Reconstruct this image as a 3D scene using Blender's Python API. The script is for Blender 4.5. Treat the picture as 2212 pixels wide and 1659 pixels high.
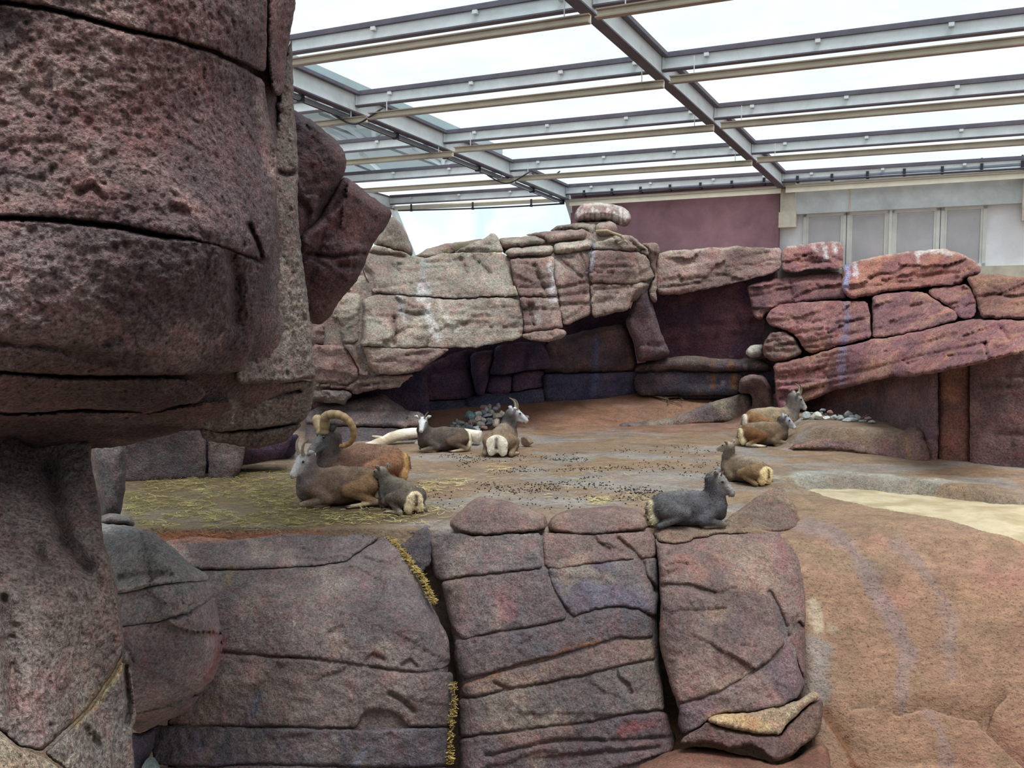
import bpy, bmesh, math, random
import numpy as np
from mathutils import Vector, Matrix
from mathutils.geometry import delaunay_2d_cdt

for _o in list(bpy.data.objects):
    bpy.data.objects.remove(_o)
SC = bpy.context.scene
COL = SC.collection
R = math.radians

# ------------------------------------------------------------------ camera, sky, light, exposure
FPX, CX, CY = 1900.0, 1106.0, 829.5
CAMH = 2.4
PITCH = math.atan((CY - 690.0) / FPX)
cam_d = bpy.data.cameras.new('camera')
cam_d.sensor_width = 36.0
cam_d.lens = FPX / 2212.0 * 36.0
cam_d.clip_end = 300
cam = bpy.data.objects.new('camera', cam_d)
COL.objects.link(cam)
cam.location = (0, 0, CAMH)
cam.rotation_euler = (math.pi / 2 - PITCH, 0, 0)
SC.camera = cam

wd = bpy.data.worlds.new('overcast_sky')
SC.world = wd
wd.use_nodes = True
_n = wd.node_tree.nodes
_bg = _n['Background']
_bg.inputs[0].default_value = (0.97, 0.985, 1.0, 1)
_bg.inputs[1].default_value = 0.92

sun_d = bpy.data.lights.new('cloud_sun', 'SUN')
sun_d.energy = 3.0
sun_d.angle = R(28)
sun_d.color = (1.0, 0.98, 0.95)
sun = bpy.data.objects.new('cloud_sun', sun_d)
COL.objects.link(sun)
sun.location = (0, 0, 20)
sun.rotation_euler = (R(17), R(10), 0)

SC.view_settings.view_transform = 'Standard'
SC.view_settings.look = 'None'
SC.view_settings.gamma = 1.0
SC.view_settings.exposure = 0.40
SC.view_settings.use_curve_mapping = False
SC.cycles.max_bounces = 8
SC.cycles.transparent_max_bounces = 12
SC.cycles.use_adaptive_sampling = True

# ------------------------------------------------------------------ picking points of the place by sight line
_F = np.array([0, math.cos(PITCH), -math.sin(PITCH)])
_U = np.array([0, math.sin(PITCH), math.cos(PITCH)])
_R = np.array([1.0, 0, 0])
CAM = np.array([0, 0, CAMH])

def ray(px, py):
    px = np.asarray(px, float); py = np.asarray(py, float)
    return ((px - CX) / FPX)[..., None] * _R + ((CY - py) / FPX)[..., None] * _U + _F

def at(px, py, Y):
    """point seen at (px,py) that lies Y metres in front of the viewer"""
    d = ray(px, py)
    return CAM + d * (np.asarray(Y, float) / d[..., 1])[..., None]

def atz(px, py, z=0.0):
    d = ray(px, py)
    return CAM + d * ((z - CAMH) / d[..., 2])[..., None]

def onplane(px, py, p0, n):
    d = ray(px, py)
    t = np.dot(np.asarray(p0) - CAM, n) / (d @ np.asarray(n))
    return CAM + d * t[..., None]

def S(h):
    h = h.lstrip('#')
    c = np.array([int(h[i:i + 2], 16) / 255 for i in (0, 2, 4)])
    return np.where(c <= .04045, c / 12.92, ((c + .055) / 1.055) ** 2.4)

# ------------------------------------------------------------------ noise
_rs = np.random.RandomState(7)
_perm = _rs.permutation(4096).astype(np.int64)
_perm = np.concatenate([_perm, _perm])
_g = _rs.normal(size=(4096, 3)); _g /= np.linalg.norm(_g, axis=1)[:, None]

def perlin(p):
    p = np.asarray(p, float)
    i = np.floor(p).astype(np.int64); f = p - i
    u = f * f * f * (f * (f * 6 - 15) + 10)
    i &= 2047
    res = 0
    for dx in (0, 1):
        wx = u[:, 0] if dx else 1 - u[:, 0]
        for dy in (0, 1):
            wy = u[:, 1] if dy else 1 - u[:, 1]
            for dz in (0, 1):
                wz = u[:, 2] if dz else 1 - u[:, 2]
                h = _perm[(_perm[(_perm[(i[:, 0] + dx) & 4095] + i[:, 1] + dy) & 4095] + i[:, 2] + dz) & 4095]
                g = _g[h]
                res = res + wx * wy * wz * (g[:, 0] * (f[:, 0] - dx) + g[:, 1] * (f[:, 1] - dy) + g[:, 2] * (f[:, 2] - dz))
    return res * 1.5

def fbm(p, o=4, seed=0.0):
    p = np.asarray(p, float) + seed * 17.31 + 300
    a, s, t = 1.0, 0, 0
    for k in range(o):
        s = s + a * perlin(p); t += a * .75
        p = p * 2.03 + 11.7; a *= .5
    return s / t

def sm(a, b, x):
    t = np.clip((np.asarray(x, float) - a) / (b - a), 0, 1)
    return t * t * (3 - 2 * t)

# ------------------------------------------------------------------ objects
def tag(o, label=None, cat=None, group=None, kind=None):
    if label: o['label'] = label
    if cat: o['category'] = cat
    if group: o['group'] = group
    if kind: o['kind'] = kind
    return o

def empty(name, loc, label=None, cat=None, group=None, kind=None, rz=0.0):
    o = bpy.data.objects.new(name, None)
    COL.objects.link(o)
    o.empty_display_size = .2
    o.location = [float(v) for v in loc]
    o.rotation_euler = (0, 0, rz)
    o['_x'] = 0; del o['_x']
    return tag(o, label, cat, group, kind)

def link(name, me, parent=None, world=True, mat=None):
    o = bpy.data.objects.new(name, me)
    COL.objects.link(o)
    if mat is not None: me.materials.append(mat)
    if parent is not None:
        o.parent = parent
        if world:       # vertices were given in world space: take the parent's place out again
            M = Matrix.LocRotScale(parent.location, parent.rotation_euler, parent.scale)
            if parent.parent is not None:
                q = parent.parent
                M = Matrix.LocRotScale(q.location, q.rotation_euler, q.scale) @ M
            me.transform(M.inverted())
    return o

def mesh(name, v, f, smooth=True, col=None):
    me = bpy.data.meshes.new(name)
    me.from_pydata(np.asarray(v).tolist(), [], f)
    me.validate()
    if smooth:
        me.polygons.foreach_set('use_smooth', np.ones(len(me.polygons), bool))
    if col is not None:
        a = me.color_attributes.new('Col', 'FLOAT_COLOR', 'POINT')
        c = np.ones((len(me.vertices), 4)); c[:, :3] = np.asarray(col)[:len(c)]
        a.data.foreach_set('color', c.ravel())
    me.update()
    return me

class MB:
    """collects boxes, bars and tubes that make up ONE piece"""
    def __init__(s): s.v = []; s.f = []
    def add(s, v, f):
        b = len(s.v); s.v += [tuple(map(float, q)) for q in v]; s.f += [tuple(b + i for i in q) for q in f]
    def bar(s, p0, p1, a, b, wa, wb):
        """box from p0 to p1, half widths wa along a and wb along b"""
        p0, p1, a, b = (np.asarray(q, float) for q in (p0, p1, a, b))
        v = [p + a * sa * wa + b * sb * wb for p in (p0, p1) for sa, sb in ((-1, -1), (1, -1), (1, 1), (-1, 1))]
        s.add(v, [(0, 1, 2, 3), (7, 6, 5, 4), (0, 4, 5, 1), (1, 5, 6, 2), (2, 6, 7, 3), (3, 7, 4, 0)])
    def tube(s, pts, rad, n=10, cap=True, ring=None):
        pts = [np.asarray(p, float) for p in pts]
        m = len(pts)
        rad = [rad] * m if np.isscalar(rad) else rad
        t0 = pts[1] - pts[0]; t0 /= np.linalg.norm(t0)
        r = np.array([0, 0, 1.0]) if abs(t0[2]) < .9 else np.array([1.0, 0, 0])
        nrm = np.cross(t0, r); nrm /= np.linalg.norm(nrm)
        V = []
        for i in range(m):
            t = pts[min(i + 1, m - 1)] - pts[max(i - 1, 0)]; t /= np.linalg.norm(t) + 1e-12
            nrm = nrm - t * np.dot(nrm, t); nrm /= np.linalg.norm(nrm) + 1e-12
            b = np.cross(t, nrm)
            for k in range(n):
                an = 2 * math.pi * k / n
                V.append(pts[i] + rad[i] * (math.cos(an) * nrm + math.sin(an) * b))
        F = [(i * n + k, i * n + (k + 1) % n, (i + 1) * n + (k + 1) % n, (i + 1) * n + k) for i in range(m - 1) for k in range(n)]
        if cap:
            F += [tuple(range(n))[::-1], tuple((m - 1) * n + k for k in range(n))]
        s.add(V, F)
    def build(s, name, mat, parent=None, smooth=False, world=True):
        me = mesh(name, s.v, s.f, smooth)
        return link(name, me, parent, world, mat)

# ------------------------------------------------------------------ materials
def newmat(name):
    m = bpy.data.materials.new(name); m.use_nodes = True
    nt = m.node_tree
    return m, nt, nt.nodes['Principled BSDF']

def N(nt, typ, **kw):
    n = nt.nodes.new(typ)
    for k, v in kw.items(): setattr(n, k, v)
    return n

def noise(nt, vec, scale, detail=4, rough=.6, dist=0.0):
    n = N(nt, 'ShaderNodeTexNoise')
    n.inputs['Scale'].default_value = scale; n.inputs['Detail'].default_value = detail
    n.inputs['Roughness'].default_value = rough; n.inputs['Distortion'].default_value = dist
    nt.links.new(vec, n.inputs['Vector'])
    return n.outputs['Fac']

def maprange(nt, x, a, b, c, d):
    n = N(nt, 'ShaderNodeMapRange')
    for i, v in zip((1, 2, 3, 4), (a, b, c, d)): n.inputs[i].default_value = v
    nt.links.new(x, n.inputs[0])
    return n.outputs[0]

def math_(nt, op, a, b=None):
    n = N(nt, 'ShaderNodeMath', operation=op)
    for i, v in enumerate((a, b)):
        if v is None: continue
        if isinstance(v, (int, float)): n.inputs[i].default_value = v
        else: nt.links.new(v, n.inputs[i])
    return n.outputs[0]

def mix(nt, fac, a, b, typ='MIX'):
    n = N(nt, 'ShaderNodeMix', data_type='RGBA', blend_type=typ)
    for i, v in ((0, fac), (6, a), (7, b)):
        if isinstance(v, (int, float)): n.inputs[i].default_value = v
        elif isinstance(v, (tuple, list, np.ndarray)): n.inputs[i].default_value = (*[float(q) for q in v[:3]], 1)
        else: nt.links.new(v, n.inputs[i])
    return n.outputs[2]

def bump(nt, h, dist, strength=1.0, prev=None):
    n = N(nt, 'ShaderNodeBump')
    n.inputs['Distance'].default_value = dist; n.inputs['Strength'].default_value = strength
    nt.links.new(h, n.inputs['Height'])
    if prev is not None: nt.links.new(prev, n.inputs['Normal'])
    return n.outputs[0]

def attr(nt, name='Col'):
    n = N(nt, 'ShaderNodeAttribute', attribute_name=name)
    return n.outputs['Color']

def rockmat(name, pit, depth, mottle=.55, speck=.5, rough=.85, grain=1.0, spec=.25):
    """rough cast rock: own colour from the piece, mottled, gritty"""
    m, nt, bs = newmat(name)
    pos = N(nt, 'ShaderNodeNewGeometry').outputs['Position']
    base = attr(nt)
    n1 = noise(nt, pos, pit * .16, 5, .65)
    n2 = noise(nt, pos, pit, 6, .66)
    n3 = noise(nt, pos, pit * 3.3, 4, .65)
    n4 = noise(nt, pos, pit * .4, 4, .6, .4)
    f1 = maprange(nt, n1, .3, .7, 1 - mottle * .5, 1 + mottle * .5)
    f2 = maprange(nt, n2, .36, .62, .80, 1.12)
    f3 = maprange(nt, n3, .34, .68, 1 - speck * .95, 1 + speck * 1.15)
    f = math_(nt, 'MULTIPLY', math_(nt, 'MULTIPLY', f1, f3), f2)
    c = mix(nt, 1.0, base, f, 'MULTIPLY')
    hue = maprange(nt, n4, .50, .66, 0, .6)
    c = mix(nt, hue, c, mix(nt, 1.0, c, (1.22, .86, .88), 'MULTIPLY'))
    hue2 = maprange(nt, n4, .48, .34, 0, .7)
    c = mix(nt, hue2, c, mix(nt, 1.0, c, (.90, .98, 1.0), 'MULTIPLY'))
    nt.links.new(c, bs.inputs['Base Color'])
    bs.inputs['Roughness'].default_value = rough
    bs.inputs['Specular IOR Level'].default_value = spec
    hgt = math_(nt, 'ADD', n2, math_(nt, 'MULTIPLY', n3, .45 * grain))
    nt.links.new(bump(nt, hgt, depth * 2.6, 1.0), bs.inputs['Normal'])
    return m

def plain(name, c, rough=.6, metal=0.0, ns=None, amt=.25, bd=0.0, spec=.4, stretch=None):
    m, nt, bs = newmat(name)
    pos = N(nt, 'ShaderNodeNewGeometry').outputs['Position']
    if stretch:
        mp = N(nt, 'ShaderNodeMapping'); mp.inputs['Scale'].default_value = stretch
        nt.links.new(pos, mp.inputs['Vector']); pos = mp.outputs[0]
    bs.inputs['Base Color'].default_value = (*[float(q) for q in c], 1)
    bs.inputs['Roughness'].default_value = rough; bs.inputs['Metallic'].default_value = metal
    bs.inputs['Specular IOR Level'].default_value = spec
    if ns:
        n1 = noise(nt, pos, ns, 6, .65, .3)
        f = maprange(nt, n1, .3, .7, 1 - amt, 1 + amt)
        nt.links.new(mix(nt, 1.0, tuple(c), f, 'MULTIPLY'), bs.inputs['Base Color'])
        if bd: nt.links.new(bump(nt, n1, bd, .8), bs.inputs['Normal'])
    return m

def vcolmat(name, ns=40, amt=.3, bd=.004, rough=.9, spec=.15, stretch=None):
    m, nt, bs = newmat(name)
    tc = N(nt, 'ShaderNodeTexCoord').outputs['Object']
    if stretch:
        mp = N(nt, 'ShaderNodeMapping'); mp.inputs['Scale'].default_value = stretch
        nt.links.new(tc, mp.inputs['Vector']); tc = mp.outputs[0]
    n1 = noise(nt, tc, ns, 5, .65, .4)
    n2 = noise(nt, tc, ns * .2, 4, .6, .4)
    f = math_(nt, 'MULTIPLY', maprange(nt, n1, .3, .7, 1 - amt, 1 + amt), maprange(nt, n2, .3, .7, 1 - amt * .6, 1 + amt * .6))
    nt.links.new(mix(nt, 1.0, attr(nt), f, 'MULTIPLY'), bs.inputs['Base Color'])
    bs.inputs['Roughness'].default_value = rough
    bs.inputs['Specular IOR Level'].default_value = spec
    if bd: nt.links.new(bump(nt, n1, bd, .8), bs.inputs['Normal'])
    return m

def glassmat(name, tint, refl=.06):
    m = bpy.data.materials.new(name); m.use_nodes = True
    nt = m.node_tree; nt.nodes.clear()
    out = N(nt, 'ShaderNodeOutputMaterial'); mx = N(nt, 'ShaderNodeMixShader')
    tr = N(nt, 'ShaderNodeBsdfTransparent'); gl = N(nt, 'ShaderNodeBsdfGlossy')
    pos = N(nt, 'ShaderNodeNewGeometry').outputs['Position']
    n1 = noise(nt, pos, .45, 4, .6, .8)
    c = mix(nt, maprange(nt, n1, .42, .62, 0, 1), tuple(tint), (.97, .98, .985))
    nt.links.new(c, tr.inputs[0])
    gl.inputs['Roughness'].default_value = .08
    mx.inputs[0].default_value = refl
    nt.links.new(tr.outputs[0], mx.inputs[1]); nt.links.new(gl.outputs[0], mx.inputs[2])
    nt.links.new(mx.outputs[0], out.inputs[0])
    return m

M = {}
M['rock_near'] = rockmat('rock_coarse_pitted', 17, .030, .6, .6)
M['rock_mid'] = rockmat('rock_cast', 15, .022, .55, .45)
M['rock_far'] = rockmat('rock_cast_far', 9, .028, .55, .4)
M['stone'] = rockmat('loose_stone', 12, .01, .4, .3)
M['steel'] = plain('painted_steel', S('dde4e6'), .5, 0, 2.2, .14, 0, .4)
M['flange'] = plain('grimy_steel', S('5a5560'), .6, 0, 3.0, .25)  # steel tone darkened to paint in the backlit shade of the flanges
M['rail'] = plain('beige_channel', S('dcd6c2'), .5, 0, 3.0, .1)
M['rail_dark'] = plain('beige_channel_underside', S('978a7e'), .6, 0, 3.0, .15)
M['pipe'] = plain('grey_pipe', S('7d8492'), .35, 0, 2.0, .15)
M['cable'] = plain('black_cable', S('2a2a32'), .6)
M['clip'] = plain('zinc_clip', S('d0d6d8'), .4)
M['glass'] = glassmat('roof_glass', (.93, .985, 1.0), .05)
M['glass_wall'] = glassmat('misted_glass', (.86, .965, .98), .05)
M['concrete'] = plain('grey_concrete', S('c0c8ca'), .85, 0, 1.6, .22, .004)
M['concrete_tan'] = plain('weathered_concrete', S('c2bdac'), .9, 0, 2.5, .25, .006)
M['maroon_wall'] = plain('maroon_render', S('98767f'), .9, 0, 1.3, .28, .01)
M['white_wall'] = plain('white_panel', S('eef1f6'), .7, 0, 4, .05)
M['window_frame'] = plain('window_frame_paint', S('d2d4d0'), .5, 0, 3, .1)
M['pane'] = plain('blind_pane', S('b4b4b8'), .25, 0, 1.5, .12, 0, .5)
M['haze_metal'] = plain('outside_steel', S('dde6ea'), .6)
M['haze_metal_dark'] = plain('outside_steel_dark', S('7f858a'), .6)
M['haze_roof'] = plain('outside_roof_sheet', S('94a4a8'), .5, 0, .8, .12)
# ------------------------------------------------------------------ rock pieces
def tps(ctrl):
    """smooth distance over a rock face from a few measured points (x, y, Y)"""
    c = np.array(ctrl, float)
    if len(c) == 1:
        return lambda x, y: np.full(np.shape(x), c[0, 2])
    if len(c) <= 3:
        A = np.c_[c[:, 0] / 1000, c[:, 1] / 1000, np.ones(len(c))]
        k = np.linalg.lstsq(A, c[:, 2], rcond=None)[0]
        return lambda x, y: k[0] * np.asarray(x) / 1000 + k[1] * np.asarray(y) / 1000 + k[2]
    P = c[:, :2] / 500
    n = len(c)
    def U(r2): return np.where(r2 > 1e-12, r2 * np.log(r2 + 1e-12), 0)
    d2 = ((P[:, None] - P[None]) ** 2).sum(-1)
    A = np.zeros((n + 3, n + 3))
    A[:n, :n] = U(d2) + np.eye(n) * .03
    A[:n, n] = 1; A[:n, n + 1:] = P; A[n, :n] = 1; A[n + 1:, :n] = P.T
    w = np.linalg.solve(A, np.r_[c[:, 2], 0, 0, 0])
    def f(x, y):
        q = np.stack([np.asarray(x, float), np.asarray(y, float)], -1) / 500
        dd = ((q[..., None, :] - P) ** 2).sum(-1)
        return U(dd) @ w[:n] + w[n] + q @ w[n + 1:]
    return f

def segdist(p, poly, closed=True):
    a = np.asarray(poly, float)
    b = np.roll(a, -1, 0) if closed else a[1:]
    a = a if closed else a[:-1]
    best = np.full(len(p), 1e18)
    for i in range(len(a)):
        ab = b[i] - a[i]; L = ab @ ab
        if L < 1e-12: continue
        t = np.clip(((p - a[i]) @ ab) / L, 0, 1)
        d = p - (a[i] + t[:, None] * ab)
        best = np.minimum(best, (d * d).sum(1))
    return np.sqrt(best)

def inside(p, poly):
    a = np.asarray(poly, float); b = np.roll(a, -1, 0)
    r = np.zeros(len(p), bool)
    for i in range(len(a)):
        y0, y1 = a[i, 1], b[i, 1]
        if y0 == y1: continue
        c = ((y0 > p[:, 1]) != (y1 > p[:, 1]))
        xi = (b[i, 0] - a[i, 0]) * (p[:, 1] - y0) / (y1 - y0) + a[i, 0]
        r ^= c & (p[:, 0] < xi)
    return r

def outline(poly, step, jit, seed, soft=1):
    p = np.asarray(poly, float)
    for _ in range(soft):               # cut corners a little
        q = np.roll(p, -1, 0)
        d = np.linalg.norm(q - p, axis=1)[:, None]
        k = np.minimum(.25, 5.0 / np.maximum(d, 1e-6))
        p = np.stack([p + (q - p) * k, q - (q - p) * k], 1).reshape(-1, 2)
    out = []
    for i in range(len(p)):
        a, b = p[i], p[(i + 1) % len(p)]
        n = max(1, int(round(np.linalg.norm(b - a) / step)))
        out += [a + (b - a) * t / n for t in range(n)]
    out = np.array(out)
    keep = np.linalg.norm(out - np.roll(out, 1, 0), axis=1) > step * .35
    out = out[keep]
    if jit:
        q = np.c_[out / 23.0, np.full(len(out), 3.1)]
        q2 = np.c_[out / 9.0, np.full(len(out), 43.1)]
        out = out + jit * np.c_[fbm(q, 3, 1) + .4 * perlin(q2 + 300), fbm(q, 3, 2) + .4 * perlin(q2 + 350)]
    return out

def X(s, crop):
    """outline read off an enlarged view: 'x,y x,y ...' with the view's origin and scale"""
    ox, oy, k = crop
    return [(ox + float(a.split(',')[0]) / k, oy + float(a.split(',')[1]) / k) for a in s.split()]

C0 = (0, 0, 1.0); C3 = (620, 0, 2.765); C5 = (660, 420, 2.765); C6 = (1380, 500, 2.659); C7 = (0, 0, 1.7286)
C8 = (0, 860, 2.0757); CL = (340, 1040, 2.68); CM = (900, 1040, 2.68); CR = (1380, 1000, 2.518)

STAINS = []     # (polyline in sight angles, width, colour, strength): real marks on the rock: droppings, drips, lichen

SAT = .74
def palette(pos, pal, seed, sc=1.0):
    """the rock's own mottled paint: three cement colours blended in patches"""
    a, b, c = (S(q) for q in pal[:3])
    w = sm(-.28, .28, fbm(pos * .8 * sc, 4, seed))[:, None]
    col = a * (1 - w) + b * w
    w2 = sm(.02, .42, fbm(pos * 1.7 * sc, 4, seed + 5))[:, None]
    col = col * (1 - w2) + c * w2
    L = (col @ np.array([.3, .59, .11]))[:, None]
    return (L + (col - L) * SAT) * 1.06

_seed = [0]
def block(parent, poly, depth, mat, pal, name='rock_block', step=8, edge=12, rd=.10, thick=.8, amp=.05, freq=1.6, taper=.94,
          jit=2.5, cracks=(), strata=0.0, crop=C0, form=None, psc=1.0, top=None, dust=None, soft=1, sink=0.0, tilt=0.0, chips=0.0, pits=None, lines=0, facet=None):
    """one thick rock piece: face at its own distance, worn edges, broken surface, solid sides and back"""
    _seed[0] += 1; sd_ = _seed[0] * .731
    if edge <= 18 and name in ('rock_block', 'rock_top', 'rock_lip', 'rock_core'):
        edge *= .5; rd *= .42
    if pits is None:
        pits = {'rock_near': ((.016, 11.0, .0), (.020, 24.0, .25)), 'rock_mid': ((.016, 5.0, .2), (.013, 16.0, .4)), 'rock_far': ((.020, 3.2, .1), (.014, 8.0, .3))}.get(mat, ())
    fs_ = sd_ if parent is None else (sum(map(ord, parent.name + str(parent.get('label', ''))[:30])) % 97) * .37 + 1
    if isinstance(poly, str): poly = X(poly, crop)
    bd = outline(poly, step, jit, sd_, soft)
    lo, hi = bd.min(0), bd.max(0)
    gx = np.arange(lo[0], hi[0], step); gy = np.arange(lo[1], hi[1], step * .866)
    G = np.stack(np.meshgrid(gx, gy), -1); G[1::2, :, 0] += step * .5
    G = G.reshape(-1, 2) + _rs.uniform(-.2, .2, (G.shape[0] * G.shape[1], 2)) * step
    G = G[inside(G, bd)]
    if len(G): G = G[segdist(G, bd) > step * .6]
    P = np.concatenate([bd, G]) if len(G) else bd
    nb = len(bd)
    vs, es, fs, ov, _, _ = delaunay_2d_cdt([Vector((float(a), float(b))) for a, b in P], [], [list(range(nb))], 1, 1e-4)
    P = np.array([(v.x, v.y) for v in vs])
    # find the boundary ring in the output
    idx = {}
    for i, o in enumerate(ov):
        for j in o: idx[j] = i
    ringi = [idx[i] for i in range(nb)]
    Y = depth(P[:, 0], P[:, 1]).astype(float)
    d = segdist(P, bd)
    t = np.clip(d / edge, 0, 1)
    pos0 = at(P[:, 0], P[:, 1], Y)
    en = 1 + .5 * fbm(pos0 * 2.3, 2, sd_)
    Y += rd * en * (1 - np.sqrt(np.clip(1 - (1 - t) ** 2, 0, 1)))
    if form is not None:
        fp, fe, fr = form
        td = np.clip(segdist(P, fp) / fe, 0, 1); td = np.where(inside(P, np.asarray(fp)), td, 0)
        Y += fr * (1 - np.sqrt(np.clip(1 - (1 - td) ** 2, 0, 1)))
    if amp:
        n = fbm(pos0 * freq, 5, fs_)
        Y += amp * n - amp * .35 * np.abs(fbm(pos0 * freq * 2.7, 3, fs_ + 3))
    if name == 'rock_core': pits = ()
    for pa, pf, ph in pits:
        n = fbm(pos0 * pf, 3, sd_ + 21)
        Y += pa * (n + ph * sm(.12, .45, n)) * (.35 + .65 * t)
    if facet:                       # broken planes: each patch tilts its own way
        fa, fw, fh = facet
        rl = np.random.RandomState(int(sd_ * 77) % 9999)
        nc = max(4, int((hi[0] - lo[0]) * (hi[1] - lo[1]) / (fw * fh)))
        cc = np.c_[rl.uniform(lo[0], hi[0], nc), rl.uniform(lo[1], hi[1], nc)]
        wq = P + np.c_[.18 * fw * fbm(pos0 * 1.6, 3, sd_ + 31), .22 * fh * fbm(pos0 * 1.6, 3, sd_ + 33)]
        sk = np.array([1 / fw, 1 / fh])
        def skew(q): return np.c_[q[:, 0], q[:, 1] + q[:, 0] * tilt] * sk
        qa, qb = skew(wq), skew(cc)
        d2 = ((qa[:, None] - qb[None]) ** 2).sum(-1)
        ii = d2.argmin(1)
        gr = rl.normal(size=(nc, 2)) * fa; of = rl.normal(size=nc) * fa * .5
        Y += (of[ii] + ((qa - qb[ii]) * gr[ii]).sum(1)) * (.3 + .7 * t)
    if lines:                       # bedding cracks running with the layers
        rl = np.random.RandomState(int(sd_ * 100) % 9999)
        for _k in range(lines):
            x0 = rl.uniform(lo[0], hi[0]); y0 = rl.uniform(lo[1], hi[1]); L_ = rl.uniform(.15, .5) * (hi[0] - lo[0]) + 20
            xs_ = np.linspace(x0 - L_ / 2, x0 + L_ / 2, 9); ys_ = y0 - (xs_ - x0) * (tilt + rl.uniform(-.06, .06)) + rl.normal(size=9) * 1.6
            dd = segdist(P, np.c_[xs_, ys_], False)
            Y += rl.uniform(.03, .09) * np.exp(-(dd / rl.uniform(1.6, 3.0)) ** 2)
            Y -= .035 * np.exp(-((P[:, 1] - np.interp(P[:, 0], xs_, ys_) - 6) / 5) ** 2) * (P[:, 0] > xs_[0]) * (P[:, 0] < xs_[-1])
    if strata:
        q = pos0 * np.array([.5, .5, 6.0]); q[:, 2] += pos0[:, 0] * tilt * 6
        s = fbm(q, 3, sd_ + 9)
        Y += strata * (np.floor(s * 4) / 4 + .35 * s)
    if chips:
        q = pos0 * 3.1
        s = fbm(q, 2, sd_ + 14)
        Y += chips * sm(.12, .2, s)
    for cr in cracks:
        pl, w, gd = cr[:3]
        if isinstance(pl, str): pl = X(pl, crop)
        pl = np.array(pl, float)
        k = [pl[0]]
        for a, b in zip(pl[:-1], pl[1:]):
            m = max(1, int(np.linalg.norm(b - a) / 14))
            k += [a + (b - a) * (i + 1) / m for i in range(m)]
        pl = np.array(k); pl += 2.5 * np.c_[perlin(np.c_[pl / 17, np.full(len(pl), sd_)] + 300), perlin(np.c_[pl / 17, np.full(len(pl), sd_ + 7)] + 300)]
        dd = segdist(P, pl, False)
        wv = w * (1 + .6 * perlin(pos0 * 3 + 300))
        Y += gd * np.exp(-(dd / np.maximum(wv, 1)) ** 2)
    V = at(P[:, 0], P[:, 1], Y)
    # colours: the cement's own
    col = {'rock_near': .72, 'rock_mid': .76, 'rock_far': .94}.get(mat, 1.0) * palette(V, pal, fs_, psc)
    if top is not None:
        tc, lim = top                     # paler crust weathered on the upper edge of the piece
        w = sm(lim, 0, P[:, 1] - np.interp(P[:, 0], *_toprofile(bd)))
        w = w * sm(-.5, .35, fbm(V * 5, 3, sd_ + 2))
        col = col * (1 - w[:, None]) + S(tc) * w[:, None]
    for pl, w, c, k in STAINS:
        lo2, hi2 = pl.min(0) - w, pl.max(0) + w
        if (lo2 > hi).any() or (hi2 < lo).any(): continue
        dd = segdist(P, pl, False)
        u = sm(w, w * .25, dd + w * .9 * fbm(V * np.array([5, 5, 2.2]), 4, 3)) * k
        col = col * (1 - u[:, None]) + c * u[:, None]
    nv = len(V)
    ring = V[ringi]
    rp = P[ringi]; cen = rp.mean(0)
    rings = []; F = [tuple(f) for f in fs]
    rY = Y[ringi]
    for j, q in enumerate((.4, 1.0)):
        k = 1 - (1 - taper) * q
        pp = cen + (rp - cen) * k
        rings.append(at(pp[:, 0], pp[:, 1], rY + thick * q))
    allv = np.concatenate([V] + rings)
    prev = ringi
    # orientation of the ring
    area = np.sum(rp[:, 0] * np.roll(rp[:, 1], -1) - np.roll(rp[:, 0], -1) * rp[:, 1])
    for j in range(2):
        cur = [nv + j * nb + i for i in range(nb)]
        for i in range(nb):
            i2 = (i + 1) % nb
            q = (prev[i], prev[i2], cur[i2], cur[i])
            F.append(q if area > 0 else q[::-1])
        prev = cur
    F.append(tuple(prev) if area > 0 else tuple(prev[::-1]))
    allc = np.concatenate([col, col[ringi], col[ringi]])
    # front faces should look at the viewer
    f0 = fs[0]; n0 = np.cross(V[f0[1]] - V[f0[0]], V[f0[2]] - V[f0[0]])
    if n0 @ (CAM - V[f0[0]]) < 0:
        F = [tuple(f)[::-1] if i < len(fs) else f for i, f in enumerate(F)]
    me = bpy.data.meshes.new(name)
    me.from_pydata(allv.tolist(), [], F)
    me.polygons.foreach_set('use_smooth', np.r_[np.ones(len(F) - 1, bool), False])
    a = me.color_attributes.new('Col', 'FLOAT_COLOR', 'POINT')
    c4 = np.ones((len(allv), 4)); c4[:, :3] = allc
    a.data.foreach_set('color', c4.ravel())
    bm = bmesh.new(); bm.from_mesh(me); bmesh.ops.recalc_face_normals(bm, faces=bm.faces); bm.to_mesh(me); bm.free()
    return link(name, me, parent, True, M[mat])

def _toprofile(bd):
    xs = np.linspace(bd[:, 0].min(), bd[:, 0].max(), 60)
    ys = []
    a = bd; b = np.roll(bd, -1, 0)
    for x in xs:
        m = ((a[:, 0] <= x) & (b[:, 0] >= x)) | ((a[:, 0] >= x) & (b[:, 0] <= x))
        if not m.any(): ys.append(np.nan); continue
        t = (x - a[m, 0]) / np.where(np.abs(b[m, 0] - a[m, 0]) < 1e-9, 1e-9, b[m, 0] - a[m, 0])
        ys.append((a[m, 1] + np.clip(t, 0, 1) * (b[m, 1] - a[m, 1])).min())
    ys = np.array(ys); ok = ~np.isnan(ys)
    return xs[ok], ys[ok]

def stain(s, crop, w, c, k=.8):
    STAINS.append((np.array(X(s, crop)), w, S(c), k))

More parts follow.
